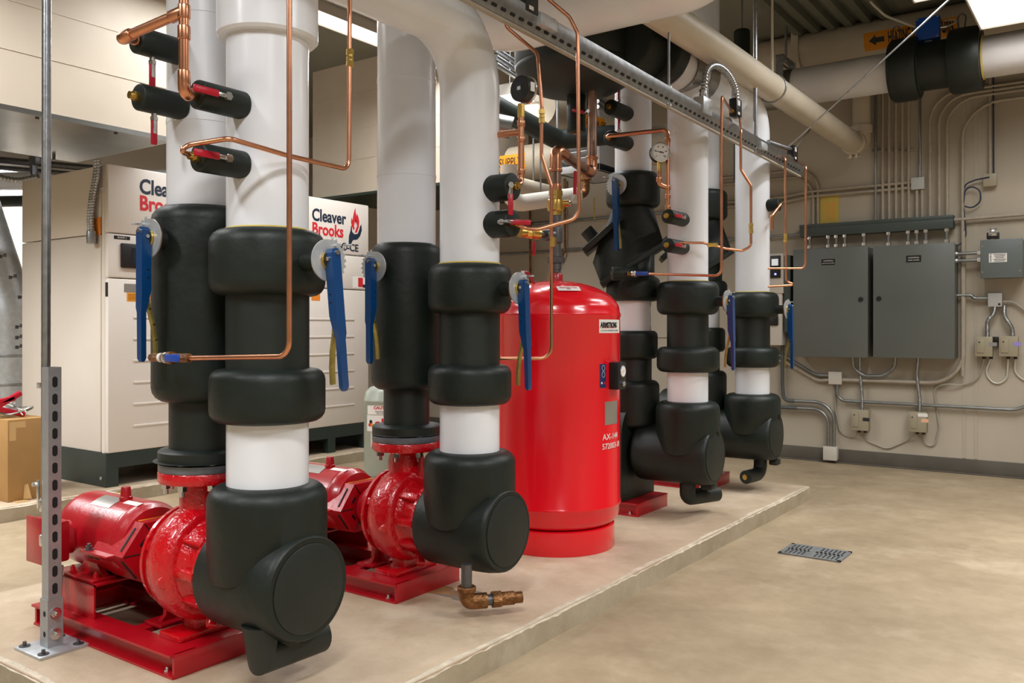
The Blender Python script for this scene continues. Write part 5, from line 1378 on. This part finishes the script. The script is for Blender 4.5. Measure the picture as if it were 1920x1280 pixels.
# light grey box and its flexible conduits to the relay pair
t, d, ja, jb = enclosure(1852, 549, 1879, 575, .07, BOXG, 'light grey square box below the slate enclosure', 'junction box', 'junction_box')
MB().cyl((jb.x-.02, ja.y, ja.z+.02), (jb.x-.02, ja.y-.003, ja.z+.02), .009, n=10).build('cover_screw', BLACK, d)
q0, q1 = W(1791, 554, .05), W(1852, 559, .05)
tt = cond([q0-X*.01, q0+X*.12, q1-X*.10, q1], 'bent zinc conduit joining the right big enclosure to the light grey box', .0145, CONDG, R=.1)
def relay(px0, py0, px1, py1, label, tagm=None, strip=None):
    t, d, a, b = enclosure(px0, py0, px1, py1, .10, BOXT, label, 'relay box', 'relay_box')
    MB().bb((a.x+.014, a.y-.006, a.z+.03), (a.x+.066, a.y, b.z-.02), .003).build('hinged_flap', BOXT, d)
    mb = MB().cyl((a.x+.032, a.y-.008, b.z-.045), (a.x+.032, a.y-.005, b.z-.045), .006, n=10); mb.build('lamp_hole', LABK, d)
    if tagm: MB().bb((a.x+.10, a.y-.0015, a.z+.085), (a.x+.155, a.y, a.z+.115)).build('small_label', tagm, d)
    if strip: MB().bb((a.x+.075, a.y-.0015, b.z-.038), (a.x+.15, a.y, b.z-.010)).build('white_strip', LABW, d)
    mb = MB()
    for x_ in (.06, .11): mb.cyl((a.x+x_, a.y+.05, a.z-.02), (a.x+x_, a.y+.05, a.z+.004), .013, n=10)
    mb.build('cable_gland', BLACK, t)
    return a, b
ra, rb = relay(1828, 631, 1861, 668, 'left tan relay box of the pair under the light grey box', INKG)
sa, sb = relay(1873, 630, 1909, 668, 'right tan relay box of the pair under the light grey box, with violet label', mat('label_violet', (.30, .25, .62), .5))
tt = thing('cable_bracket', 'small black link between the pair of tan relay boxes', 'bracket', W(1867, 637, .05)); MB().bb((rb.x-.01, WY-.06, rb.z-.05), (sa.x+.01, WY-.03, rb.z-.0), .004).build('bracket', BLACK, tt)
la, lb = relay(1595, 769, 1628, 806, 'left tan relay box low on the wall under the left big enclosure', INKD)
ma, mb_ = relay(1703, 773, 1737, 809, 'right tan relay box low on the wall under the right big enclosure', mat('label_peach', (.80, .45, .28), .5), True)
def fl(pts, label, r=.0135): return flex(pts, r, label, R=.12, pitch=.013, m=GALV)
zj = ja.z
fl([V((ja.x+.05, WY-.05, zj+.01)), V((ja.x+.045, WY-.06, zj-.06)), W(1851, 600, .06), V((ra.x+.085, WY-.05, rb.z-.03)), V((ra.x+.085, WY-.05, rb.z-.04))], 'left ribbed conduit from the light grey box to the left relay box', .016)
fl([V((ja.x+.115, WY-.05, zj+.01)), V((ja.x+.115, WY-.06, zj-.06)), W(1886, 597, .06), V((sa.x+.09, WY-.05, sb.z+.06)), V((sa.x+.09, WY-.05, sb.z-.03))], 'right ribbed conduit from the light grey box to the right relay box', .016)
fl([W(1612, 668, .10), W(1612, 690, .06), V((la.x+.085, WY-.05, lb.z+.1)), V((la.x+.085, WY-.05, lb.z-.01))], 'ribbed conduit dropping from the left big enclosure to its relay box')
fl([W(1722, 668, .10), W(1719, 700, .06), V((ma.x+.08, WY-.05, mb_.z+.1)), V((ma.x+.08, WY-.05, mb_.z-.01))], 'ribbed conduit dropping from the right big enclosure to its relay box')
cond([W(1598, 665, .10), W(1600, 690, .08), W(1620, 705, .07), W(1655, 705, .07), W(1677, 690, .08), W(1679, 665, .10)], 'zinc conduit hanging in a loop between the two big enclosures', .0155, CONDG, R=.10)
def cable(pts, label, m=CABLE, r=.0065, R=.10): return tag(MB().tube(fillet([V(p) for p in pts], R, 8), r, 8).build('cable', m), label, 'cable')
cable([V((la.x+.06, WY-.05, la.z-.01)), W(1600, 822, .01), W(1575, 812, .012), W(1567, 770, .012), W(1563, 722, .02)], 'grey cable looping from the square beige box to the left low relay box')
cable([V((la.x+.11, WY-.05, la.z-.01)), W(1622, 825, .01), W(1663, 842, .01), W(1700, 826, .01), V((ma.x+.06, WY-.05, ma.z-.01))], 'grey cable sagging between the two low relay boxes')
cable([V((ma.x+.11, WY-.05, ma.z-.01)), W(1731, 832, .01), W(1752, 838, .01), W(1761, 800, .01), W(1750, 725, .012), W(1780, 719, .06), W(1800, 723, .02), W(1832, 712, .02), W(1841, 690, .02), V((ra.x+.06, WY-.05, ra.z-.01))], 'grey cable from the right low relay box up past the long conduit')
cable([V((ra.x+.11, WY-.05, ra.z-.01)), W(1846, 700, .01), W(1866, 722, .01), W(1888, 712, .01), V((sa.x+.06, WY-.05, sa.z-.01))], 'pale cable sagging between the pair of tan relay boxes', CABLEW)
cable([V((sa.x+.11, WY-.05, sa.z-.01)), W(1902, 700, .01), W(1925, 716, .01), W(1990, 720, .01)], 'pale cable leaving the right tan relay box toward the photo edge', CABLEW)
cable([V((jb.x, WY-.04, jb.z-.07)), W(1900, 565, .03), W(1935, 592, .03), W(2000, 640, .03)], 'grey cable curving right from the light grey box', CABLE, .010)
# square beige box and its runs
t, d, a, b = enclosure(1553, 697, 1578, 720, .07, BOXW, 'square beige box on the wall below the left big enclosure', 'junction box', 'junction_box')
zz = a.z
cond([V((a.x, WY-.04, a.z+.075)), W(1530, 703, .04), W(1470, 666, .04), W(1380, 668, .04)], 'upper conduit sloping up left from the square beige box', .013, CONDG, R=.15)
cond([V((a.x, WY-.035, a.z+.035)), W(1533, 714, .03), W(1468, 676, .03), W(1380, 677, .03)], 'lower painted conduit sloping up left from the square beige box', .016, CONDP, R=.15)
cond([V((a.x+.07, WY-.04, a.z)), V((a.x+.07, WY-.04, W(1600, 752, .04).z)), V((W(1912, 765, .04).x, WY-.04, W(1600, 754, .04).z)), W(1945, 758, .04)+Z*.05], 'zinc conduit sweeping from the square beige box along the low wall to the right', .0145, CONDG, R=.20)
t, d, a2, b2 = enclosure(1543, 838, 1569, 862, .08, BOXW, 'beige box standing at the baseboard right of the farthest elbow', 'junction box', 'junction_box')
for k, (px, pyt, xl_) in enumerate(((1553, 765, 1495), (1564, 752, 1490))):
    p = W(px, 800, .05); zt = W(1500, pyt, .05).z
    pts = [V((p.x, p.y, b2.z)), V((p.x, p.y, zt)), V((W(xl_, pyt, .05).x, p.y, zt+.0))]
    cond(pts, '%s zinc conduit bending left from the beige box at the baseboard' % ('inner', 'outer')[k], .0155, CONDG, R=.22)
    e = pts[-1]
    if k == 0: cable([e, e-X*.5], 'grey flexible sleeve continuing left from the inner bent conduit', mat('grey_sleeve', (.09, .10, .10), .5), .017)
    else: cable([e, e-X*.10, W(1467, 720, .05), W(1467, 640, .05)], 'grey flexible sleeve rising from the outer bent conduit', MATS['grey_sleeve'], .017, R=.16)
# variable speed drives peeping between riser and enclosure
a, b = wbox(1441, 478, 1476, 540, .20)
t = thing('motor_drive', 'motor drive with lit screen beside the left grey enclosure', 'drive', ((a.x+b.x)/2, WY, a.z))
MB().bb((a.x-.10, WY-.19, a.z-.05), (a.x+.13, WY, b.z+.02), .006).build('body', BOXW, t)
k_ = MB().bb((a.x+.015, WY-.205, a.z+.09), (a.x+.11, WY-.19, b.z), .006).build('keypad', BLACK, t)
MB().bb((a.x+.03, WY-.207, b.z-.09), (a.x+.09, WY-.205, b.z-.03)).build('screen', SCREEN, k_); MB().cyl((a.x+.065, WY-.205, a.z+.125), (a.x+.065, WY-.208, a.z+.125), .010, n=14).build('power_lamp', LED, k_)
MB().bb((a.x+.13, WY-.17, a.z-.4), (a.x+.19, WY, b.z), .004).build('side_channel', PANEL2, t)
a, b = wbox(1440, 549, 1466, 647, .18)
t = thing('disconnect_switch', 'beige switch box with black rotary handle under the motor drive', 'switch', ((a.x+b.x)/2, WY, a.z))
MB().bb((a.x-.12, WY-.18, a.z), (b.x, WY, b.z), .006).build('body', BOXW, t); MB().bb((b.x-.12, WY-.20, a.z+.18), (b.x-.03, WY-.18, a.z+.27), .01).build('rotary_handle', BLACK, t)
# sensor box with conduit, blue cable
t, d, a, b = enclosure(1843, 324, 1869, 350, .06, BOXT, 'small tan sensor box high on the wall below the black valve jacket', 'sensor box', 'sensor_box')
cond([V((a.x+.05, WY-.035, b.z)), V((a.x+.05, WY-.035, CZ-.25))], 'painted conduit with blue cable rising from the tan sensor box', .014)
cable([V((a.x+.075, WY-.05, b.z)), V((a.x+.072, WY-.055, CZ-.3))], 'dark blue cable strapped to the conduit above the tan sensor box', CABLEB, .006)
mbp = [W(1855, 332, .065), W(1830, 337, .05), W(1809, 345, .05), W(1804, 375, .05)]
cable(mbp+[W(1805, 385, .05), W(1822, 391, .05), W(1839, 378, .055), W(1838, 356, .055), W(1822, 349, .055), W(1809, 356, .055), W(1806, 385, .055), W(1810, 420, .05), W(1811, 440, .05), W(1804, 456, .05), W(1793, 461, .08)], 'dark blue cable coiled in a loop left of the tan sensor box', CABLEB, .006, R=.06)

# ================================================================= UPPER RIGHT PIPES
def along(px0, py0, px1, py1, y): return U(px0, py0, y=y), U(px1, py1, y=y)
# white main with black valve jacket
yw = 7.20
c0 = U(1500, 163, y=yw); zc = c0.z; xw = lambda px: U(px, 150, y=yw).x
t = thing('insulated_pipe', 'white jacketed main crossing the upper right with a big black valve jacket', 'pipe', (xw(1745), yw, zc-.2))
MB().lathe([(.152, 0), (.152, 5.6)], (-2.45, yw, zc), X, 48).build('pipe_jacket', WHITEP, t)
x0, x1 = xw(1672), xw(1842)
mb = MB()
mb.lathe([(.153, 0), (.22, .0), (.238, .02), (.240, .05), (.240, .17), (.228, .20), (.185, .205), (.180, .21), (.180, .405), (.185, .41), (.228, .415), (.240, .44), (.240, .56), (.236, .60), (.225, .625), (.153, .626)], (x0, yw, zc), X, 56)
mb.v = [V((x0+(q.x-x0)*(x1-x0)/.626, q.y, q.z)) for q in mb.v]
v_ = mb.build('valve_foam', FOAMD, t)
MB().lathe([(.153, -.004), (.165, -.002), (.158, .006), (.153, .008)], (x1+.008, yw, zc), X, 40).build('glue_bead', LABYP, t)
mb = MB()
for px in (1683, 1805):
    xx = xw(px); mb.tube([V((xx-.02, yw-.05, zc+.22)), V((xx-.025, yw-.05, zc+.31)), V((xx, yw-.05, zc+.345)), V((xx+.03, yw-.05, zc+.31)), V((xx+.02, yw-.05, zc+.22))], .005, 8, R=.03)
mb.build('wire_loop', STEELD, t)
mb = MB().lathe([(.1525, 0), (.156, .001), (.156, .30), (.1525, .301)], (xw(1425), yw, zc), X, 40); lab(mb.build('metal_shield', SHEET, t), 'sheet metal shield round the pipe at the hanger')
xx = xw(1742)
tt = thing('flow_transmitter', 'blue square transmitter box on a stem above the black valve jacket', 'transmitter', (xx, yw, zc+.17))
MB().bb((xx-.025, yw-.03, zc+.17), (xx+.025, yw+.03, zc+.29), .004).build('stem', BOXG, tt)
p = U(1743, 52, y=yw-.06); bx = MB().box((xx, yw-.03, p.z), (.165, .08, .17), .008).build('housing', BLUEB, tt)
mb = MB()
for a_ in (-1, 1):
    for b_ in (-1, 1): mb.cyl((xx+a_*.07, yw-.07, p.z+b_*.072), (xx+a_*.07, yw-.074, p.z+b_*.072), .007, n=10)
mb.build('corner_screw', CHROME, bx); mb = MB().cyl((xx+.08, yw-.03, p.z-.005), (xx+.13, yw-.03, p.z-.005), .012, n=10); mb.build('cable_gland', CHROME, bx)
cable([V((xx+.13, yw-.03, p.z-.005)), V((xx+.19, yw-.03, p.z+.01)), V((xx+.19, yw+.02, p.z+.05)), V((xx+.1, yw+.03, p.z+.06))], 'short white cable tail at the right of the blue transmitter box', CABLEW, .006, R=.03)
cable([V((xx-.08, yw-.02, p.z+.03)), U(1660, 30, y=yw-.1), U(1632, 4, y=yw-.15), U(1620, -20, y=yw-.15)], 'white cable curving left and up from the blue transmitter box', CABLEW, .009, R=.2)
# painted return main behind it
yr = 7.66
zc2 = U(1480, 102, y=yr).z
t = thing('painted_pipe', 'beige painted main behind the white pipe, with an orange flow label', 'pipe', (-.6, yr, zc2-.15))
MB().lathe([(.152, 0), (.152, 5.9)], (-2.7, yr, zc2), X, 48).build('pipe', PIPEB, t)
xl0, xl1 = U(1619, 95, y=yr-.15).x, U(1795, 75, y=yr-.15).x
s = wrap_plate(xl0, xl1, yr, zc2, .1525, 176, 234, 'flow_label', LABA, t, 'orange label reading HEATING WATER RETURN with a left arrow')
al = math.radians(202); ec = V((0, math.cos(al), math.sin(al))); pc = V((0, yr, zc2))+ec*.1535
vv = V((0, -math.sin(al), math.cos(al)))*-1
if vv.z < 0: vv = -vv
text('lettering', 'HEATING WATER RETURN', .128, V((xl0+.18+(xl1-xl0-.20)/2, pc.y, pc.z)), X, vv, LABK, s, .0035, 'CENTER', .58, wrap=((0, yr, zc2), X, .1537), fit=xl1-xl0-.22)
ar = [(-.075, 0), (-.02, .042), (-.02, .02), (.045, .02), (.045, -.02), (-.02, -.02), (-.02, -.042)]
MB().prism(ar, V((xl0+.115, pc.y, pc.z)), X, vv, ec*.001).build('arrow', LABK, s, smooth=False)
def clevis(px, y, z, r, label, m):
    xx = U(px, 100, y=y-r).x; t = thing('pipe_hanger', label, 'hanger', (xx, y, z))
    mb = MB()
    for sg in (-1, 1): mb.bb((xx-.03, y+sg*(r+.006)-.004, z-.03), (xx+.03, y+sg*(r+.006)+.004, z+r+.09))
    mb.bb((xx-.03, y-r-.01, z+r+.085), (xx+.03, y+r+.01, z+r+.095)); mb.cyl((xx, y-r-.03, z+r+.03), (xx, y+r+.03, z+r+.03), .009, n=10)
    n = 16; vs = []
    for i in range(n+1):
        a_ = math.radians(180+180*i/n)
        for x_ in (-.03, .03): vs.append((xx+x_, y+(r+.006)*math.cos(a_), z-.03+(r+.004)*math.sin(a_)))
    mb.add(vs, [(2*i, 2*i+1, 2*i+3, 2*i+2) for i in range(n)])
    mb.build('clevis', m, t); MB().cyl((xx, y, z+r+.07), (xx, y, CZ), .011, n=10).build('rod', m, t)
clevis(1462, yw, zc, .155, 'steel clevis hanger holding the white main at the upper right', GALV)
clevis(1490, yr, zc2, .154, 'painted clevis hanger holding the beige main at the upper right', PIPEB)
# small fire line with brown edge, high up
p = U(1480, 28, y=7.3); t = tag(MB().cyl((-3.2, 7.3, p.z), (-.2, 7.3, p.z), .038, n=20).build('thin_pipe', PIPEB), 'thin beige pipe high up behind the hanger rods', 'pipe')
p = U(1440, 62, y=7.6); t = tag(MB().cyl((-3.6, 7.78, p.z), (-.9, 7.78, p.z), .011, n=12).build('thin_pipe', COPPERD), 'thin reddish pipe just below the beige pipe high up', 'pipe')
# diagonal drain pipe
e = U(1600, 268, y=7.72); xd, zd = e.x, e.z
t = thing('drain_pipe', 'long beige drain pipe slanting from top centre to the back wall', 'pipe', (xd, 7.7, zd-.1))
MB().lathe([(.087, 1.10), (.087, 5.0), (.098, 5.003), (.102, 5.02), (.102, 5.07), (.098, 5.085), (.085, 5.09)], (xd, 2.70, zd), Y, 40).build('pipe', PIPEB, t)
MB().tube([(xd, 3.82, zd), (xd, 3.74, zd), (xd, 3.74, CZ)], .087, 32, R=.07).build('bend', PIPEB, t)
mb = MB().box((xd-.02, 7.73, zd-.115), (.02, .07, .04), .003); mb.box((xd+.03, 7.73, zd-.115), (.02, .07, .04), .003); mb.cyl((xd-.05, 7.73, zd-.12), (xd+.06, 7.73, zd-.12), .006, n=8); mb.build('coupling_bolt', PIPEB, t)
mb = MB().tube([(xd, 7.74, zd), (xd+.04, 7.83, zd), (xd+.04, 7.83, CZ)], .075, 24, R=.08); mb.lathe([(.078, 0), (.088, .003), (.088, .06), (.078, .063)], (xd+.04, 7.83, zd+.10), Z, 28); mb.lathe([(.078, 0), (.090, .003), (.090, .08), (.078, .083)], (xd+.04, 7.83, zd+.46), Z, 28)
mb.build('wall_leg', PIPEB, t)
yh = 4.95
t = thing('pipe_hanger', 'thin painted rod and wire ring holding the slanting drain pipe', 'hanger', (xd, 5.6, zd+.09)); ph = U(1448, 112, x=xd); yh = ph.y
MB().cyl((xd, yh, zd+.10), (xd, yh, CZ), .008, n=10).build('rod', PIPEB, t)
MB().tube([V((xd+.093*math.cos(2*PI*k/24), yh, zd+.093*math.sin(2*PI*k/24))) for k in range(24)], .005, 6, closed=True).build('ring', GALV, t)

# ================================================================= CENTRE BACKGROUND (behind the tank)
# unit heater
yh = 6.35
a, b = U(1047, 338, y=yh), U(1124, 240, y=yh)
t = thing('unit_heater', 'grey louvred unit heater hanging behind the copper pipework at centre', 'heater', ((a.x+b.x)/2, yh+.25, a.z))
zt, zb = U(1060, 235, y=yh).z, U(1124, 318, y=yh).z
mb = MB().bb((a.x, yh, zb), (b.x, yh+.60, zb+.06), .004); mb.bb((a.x, yh, zt-.03), (b.x, yh+.6, zt+.10), .004); mb.bb((b.x-.03, yh, zb), (b.x, yh+.6, zt), .004); mb.bb((a.x, yh, zb), (a.x+.03, yh+.6, zt), .004); mb.bb((a.x, yh+.57, zb), (b.x, yh+.6, zt))
mb.build('casing', HEATER, t)
mb = MB(); n = 6
for k in range(n): mb.box(((a.x+b.x)/2, yh+.02, zb+.10+(zt-zb-.14)*k/(n-1)), (b.x-a.x-.06, .075, .006), .001, Matrix.Rotation(-.5, 3, 'X'))
mb.build('louvre', HEATER, t)
MB().bb((a.x+.03, yh+.09, zb+.06), (b.x-.03, yh+.10, zt-.03)).build('coil', COIL, t)
MB().cyl((a.x+.1, yh+.3, zt+.1), (a.x+.1, yh+.3, CZ), .008, n=8).build('hanger_rod', GALV, t)
# pipes behind
def bg(p0, p1, r, m, label, name='background_pipe', n=28, cat='pipe'):
    return tag(MB().cyl(p0, p1, r, n=n).build(name, m), label, cat)
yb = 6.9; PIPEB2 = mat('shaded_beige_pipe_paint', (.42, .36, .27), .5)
zz = U(990, 305, y=yb).z
t = bg((-4.9, yb, zz), (-3.1, yb, zz), .17, PIPEB2, 'beige painted pipe with orange supply label left of the copper bend', 'painted_pipe')
lx0, lx1 = U(935, 300, y=yb-.15).x, U(986, 300, y=yb-.15).x
s = wrap_plate(lx0-.3, lx1, yb, zz, .1706, 158, 212, 'flow_label', LABA, t, 'orange label ending in SUPPLY')
ec = V((0, math.cos(math.radians(185)), math.sin(math.radians(185)))); vv = V((0, -ec.z, ec.y)); vv = vv if vv.z > 0 else -vv
text('lettering', 'HEATING WATER SUPPLY', .12, V((lx1-.50, yb, zz))+ec*.172, X, vv, LABK, s, .001, 'CENTER', .55, fit=.92, wrap=((0, yb, zz), X, .1717))
zz = U(1035, 205, y=6.0).z; p0, p1 = U(965, 205, y=5.6), U(1068, 195, y=7.4)
bgp = bg(U(1006, 200, d=6.7), U(1062, 218, d=7.3), .16, PIPEB2, 'pale jacketed pipe passing behind the gauge at upper centre')
q = U(1030, 208, d=7.0); MB().cyl((q.x, q.y, q.z+.12), (q.x, q.y, CZ), .008, n=8).build('hanger_rod', GALV, bgp)
p0, p1 = U(1085, 228, d=7.2), U(1150, 240, d=7.6)
t = bg(p0-(p1-p0)*.4, p1, .095, PIPEB, 'beige gas pipe with amber label behind the upright copper pipe', 'gas_pipe')
dd = (p1-p0).normalized()
lb_ = lab(MB().lathe([(.0955, 0), (.0965, .001), (.0965, .30), (.0955, .301)], p0-dd*.05, dd, 32).build('gas_label', LABA, t), 'amber wrap reading NATURAL GAS')
rv = dd if dd.dot(RT) > 0 else -dd; fv = -FW; fv = (fv-dd*fv.dot(dd)).normalized(); uv = fv.cross(rv)
text('lettering', 'NATURAL GAS', .07, p0+dd*.12+fv*.098-uv*.03, rv, uv, LABK, lb_, .001, 'CENTER', .62, wrap=(p0, dd, .0975))
A = [U(925, 196, d=6.2), U(1045, 262, d=6.6), U(1180, 250, d=6.75)]
t = tag(MB().tube(A, .075, 24, R=.15).build('foam_pipe', FOAMD), 'black foam pipe sloping down behind the tap gauge toward the heater', 'pipe')
MB().cyl(A[1]+Z*.05, V((A[1].x, A[1].y, CZ)), .008, n=8).build('hanger_rod', GALV, t)
t = tag(MB().cyl(U(925, 232, d=5.9), U(960, 240, d=5.9), .075, n=24).build('metal_sleeve', SHEET), 'shiny sheet metal sleeve at the right edge of the fat white riser', 'sleeve')
A = [U(954, 338, d=5.9), U(954, 384, d=5.9), U(1082, 366, d=6.3)]
t = thing('white_pipe', 'white painted pipe bending right behind the brass ball valve', 'pipe', A[1])
MB().tube([A[0]+Z*.1, A[1], A[2]], .058, 24, R=.10).build('pipe', mat('white_pipe_paint', (.74, .70, .62), .4), t)
q = A[1].lerp(A[2], .45); MB().cyl(q+Z*.05, V((q.x, q.y, CZ)), .006, n=8).build('hanger_rod', GALV, t)
e = A[2]; MB().tube([e-(A[2]-A[1]).normalized()*.02, e+(A[2]-A[1]).normalized()*.09, e+(A[2]-A[1]).normalized()*.09+Z*.16], .028, 14, R=.05).build('copper_end', RUSTB, t)
MB().cyl(e+(A[2]-A[1]).normalized()*.09+Z*.10, e+(A[2]-A[1]).normalized()*.09+Z*.22, .042, n=8).build('union', RUSTB, t)
bgp = bg(U(955, 345, d=6.6), U(1060, 370, d=7.5), .07, PIPEB, 'beige pipe sloping behind the white bent pipe')
q = U(1000, 355, d=6.98); MB().cyl((q.x, q.y, q.z+.05), (q.x, q.y, CZ), .007, n=8).build('hanger_rod', GALV, bgp)
for k, (px, y0_, y1_) in enumerate(((994, 400, 530), (1059, 395, 470))):
    p = W(px, 450, .06); z0_, z1_ = (W(px, y1_, .06).z if k else 0.0), W(px, y0_-60, .06).z
    tag(MB().tube([V((p.x, p.y, z1_)), V((p.x, p.y, z0_))]+([V((p.x-.06, p.y, z0_-.12))] if k else []), .0125, 12).build('rusty_pipe', RUSTB), ('rust-coloured thin pipe on the wall above the lifting lug', 'rust-coloured thin pipe on the wall behind the brass valve')[k], 'pipe')
zz = W(1050, 415, .03).z
cond([W(955, 370, .03), V((W(955, 420, .03).x, WY-.03, zz)), V((W(1445, 415, .03).x, WY-.03, zz))], 'grey conduit bending along the back wall behind the tank pipework', .014, CONDG, R=.2)
zz = W(1050, 470, .03).z
cond([V((W(900, 470, .03).x, WY-.03, zz)), V((W(1445, 470, .03).x, WY-.03, zz))], 'lower level conduit on the back wall behind the tank pipework', .012, CONDG)
mb = MB(); p = W(1114, 385, .3)
tag(MB().tube([p+Z*.08, p, p+V((.01, 0, -.10)), p+V((.0, 0, -.14))], .007, 8).build('pull_cord', LABYP), 'yellow cord hanging under the unit heater', 'cord')
# cable trays crossing behind, top centre
t = thing('pipe_rack', 'grey rack rails seen under the air separator toward the left', 'rail', U(960, 110, d=6.5))
mb = MB()
for k in range(3): mb.tube([U(930, 92+14*k, d=6.2), U(985, 128+14*k, d=6.6)], .018, 8)
for k in range(3): mb.tube([U(1120, 180+10*k, d=6.6), U(1160, 206+10*k, d=7.0)], .018, 8)
mb.build('rail', GALV, t)
# wall plate behind the third riser
a, b = wbox(1205, 455, 1252, 632, .012); tag(MB().bb((a.x, WY-.012, a.z), (b.x, WY+.002, b.z)).build('cover_plate', WALLM), 'flat painted cover plate on the back wall left of the third riser', 'plate')

# ================================================================= CAMERA / OUTPUT LOOK
cam = bpy.data.cameras.new('camera'); co = bpy.data.objects.new('camera', cam); COL.objects.link(co)
co.location = (0, 0, CAM_H); co.rotation_euler = (PI/2, 0, YAW)
cam.sensor_fit = 'HORIZONTAL'; cam.sensor_width = 36.0; cam.lens = F_PX/1920*36.0
cam.shift_y = -(640-HOR)/1920; cam.clip_start = .05; cam.clip_end = 60
SC.camera = co
w = bpy.data.worlds.new('room_air'); SC.world = w; w.use_nodes = True
w.node_tree.nodes['Background'].inputs['Color'].default_value = (.9, .93, 1, 1); w.node_tree.nodes['Background'].inputs['Strength'].default_value = .05
vs = SC.view_settings
vs.view_transform = 'Standard'; vs.look = 'None'; vs.gamma = 1; vs.use_curve_mapping = False; vs.exposure = 0.0
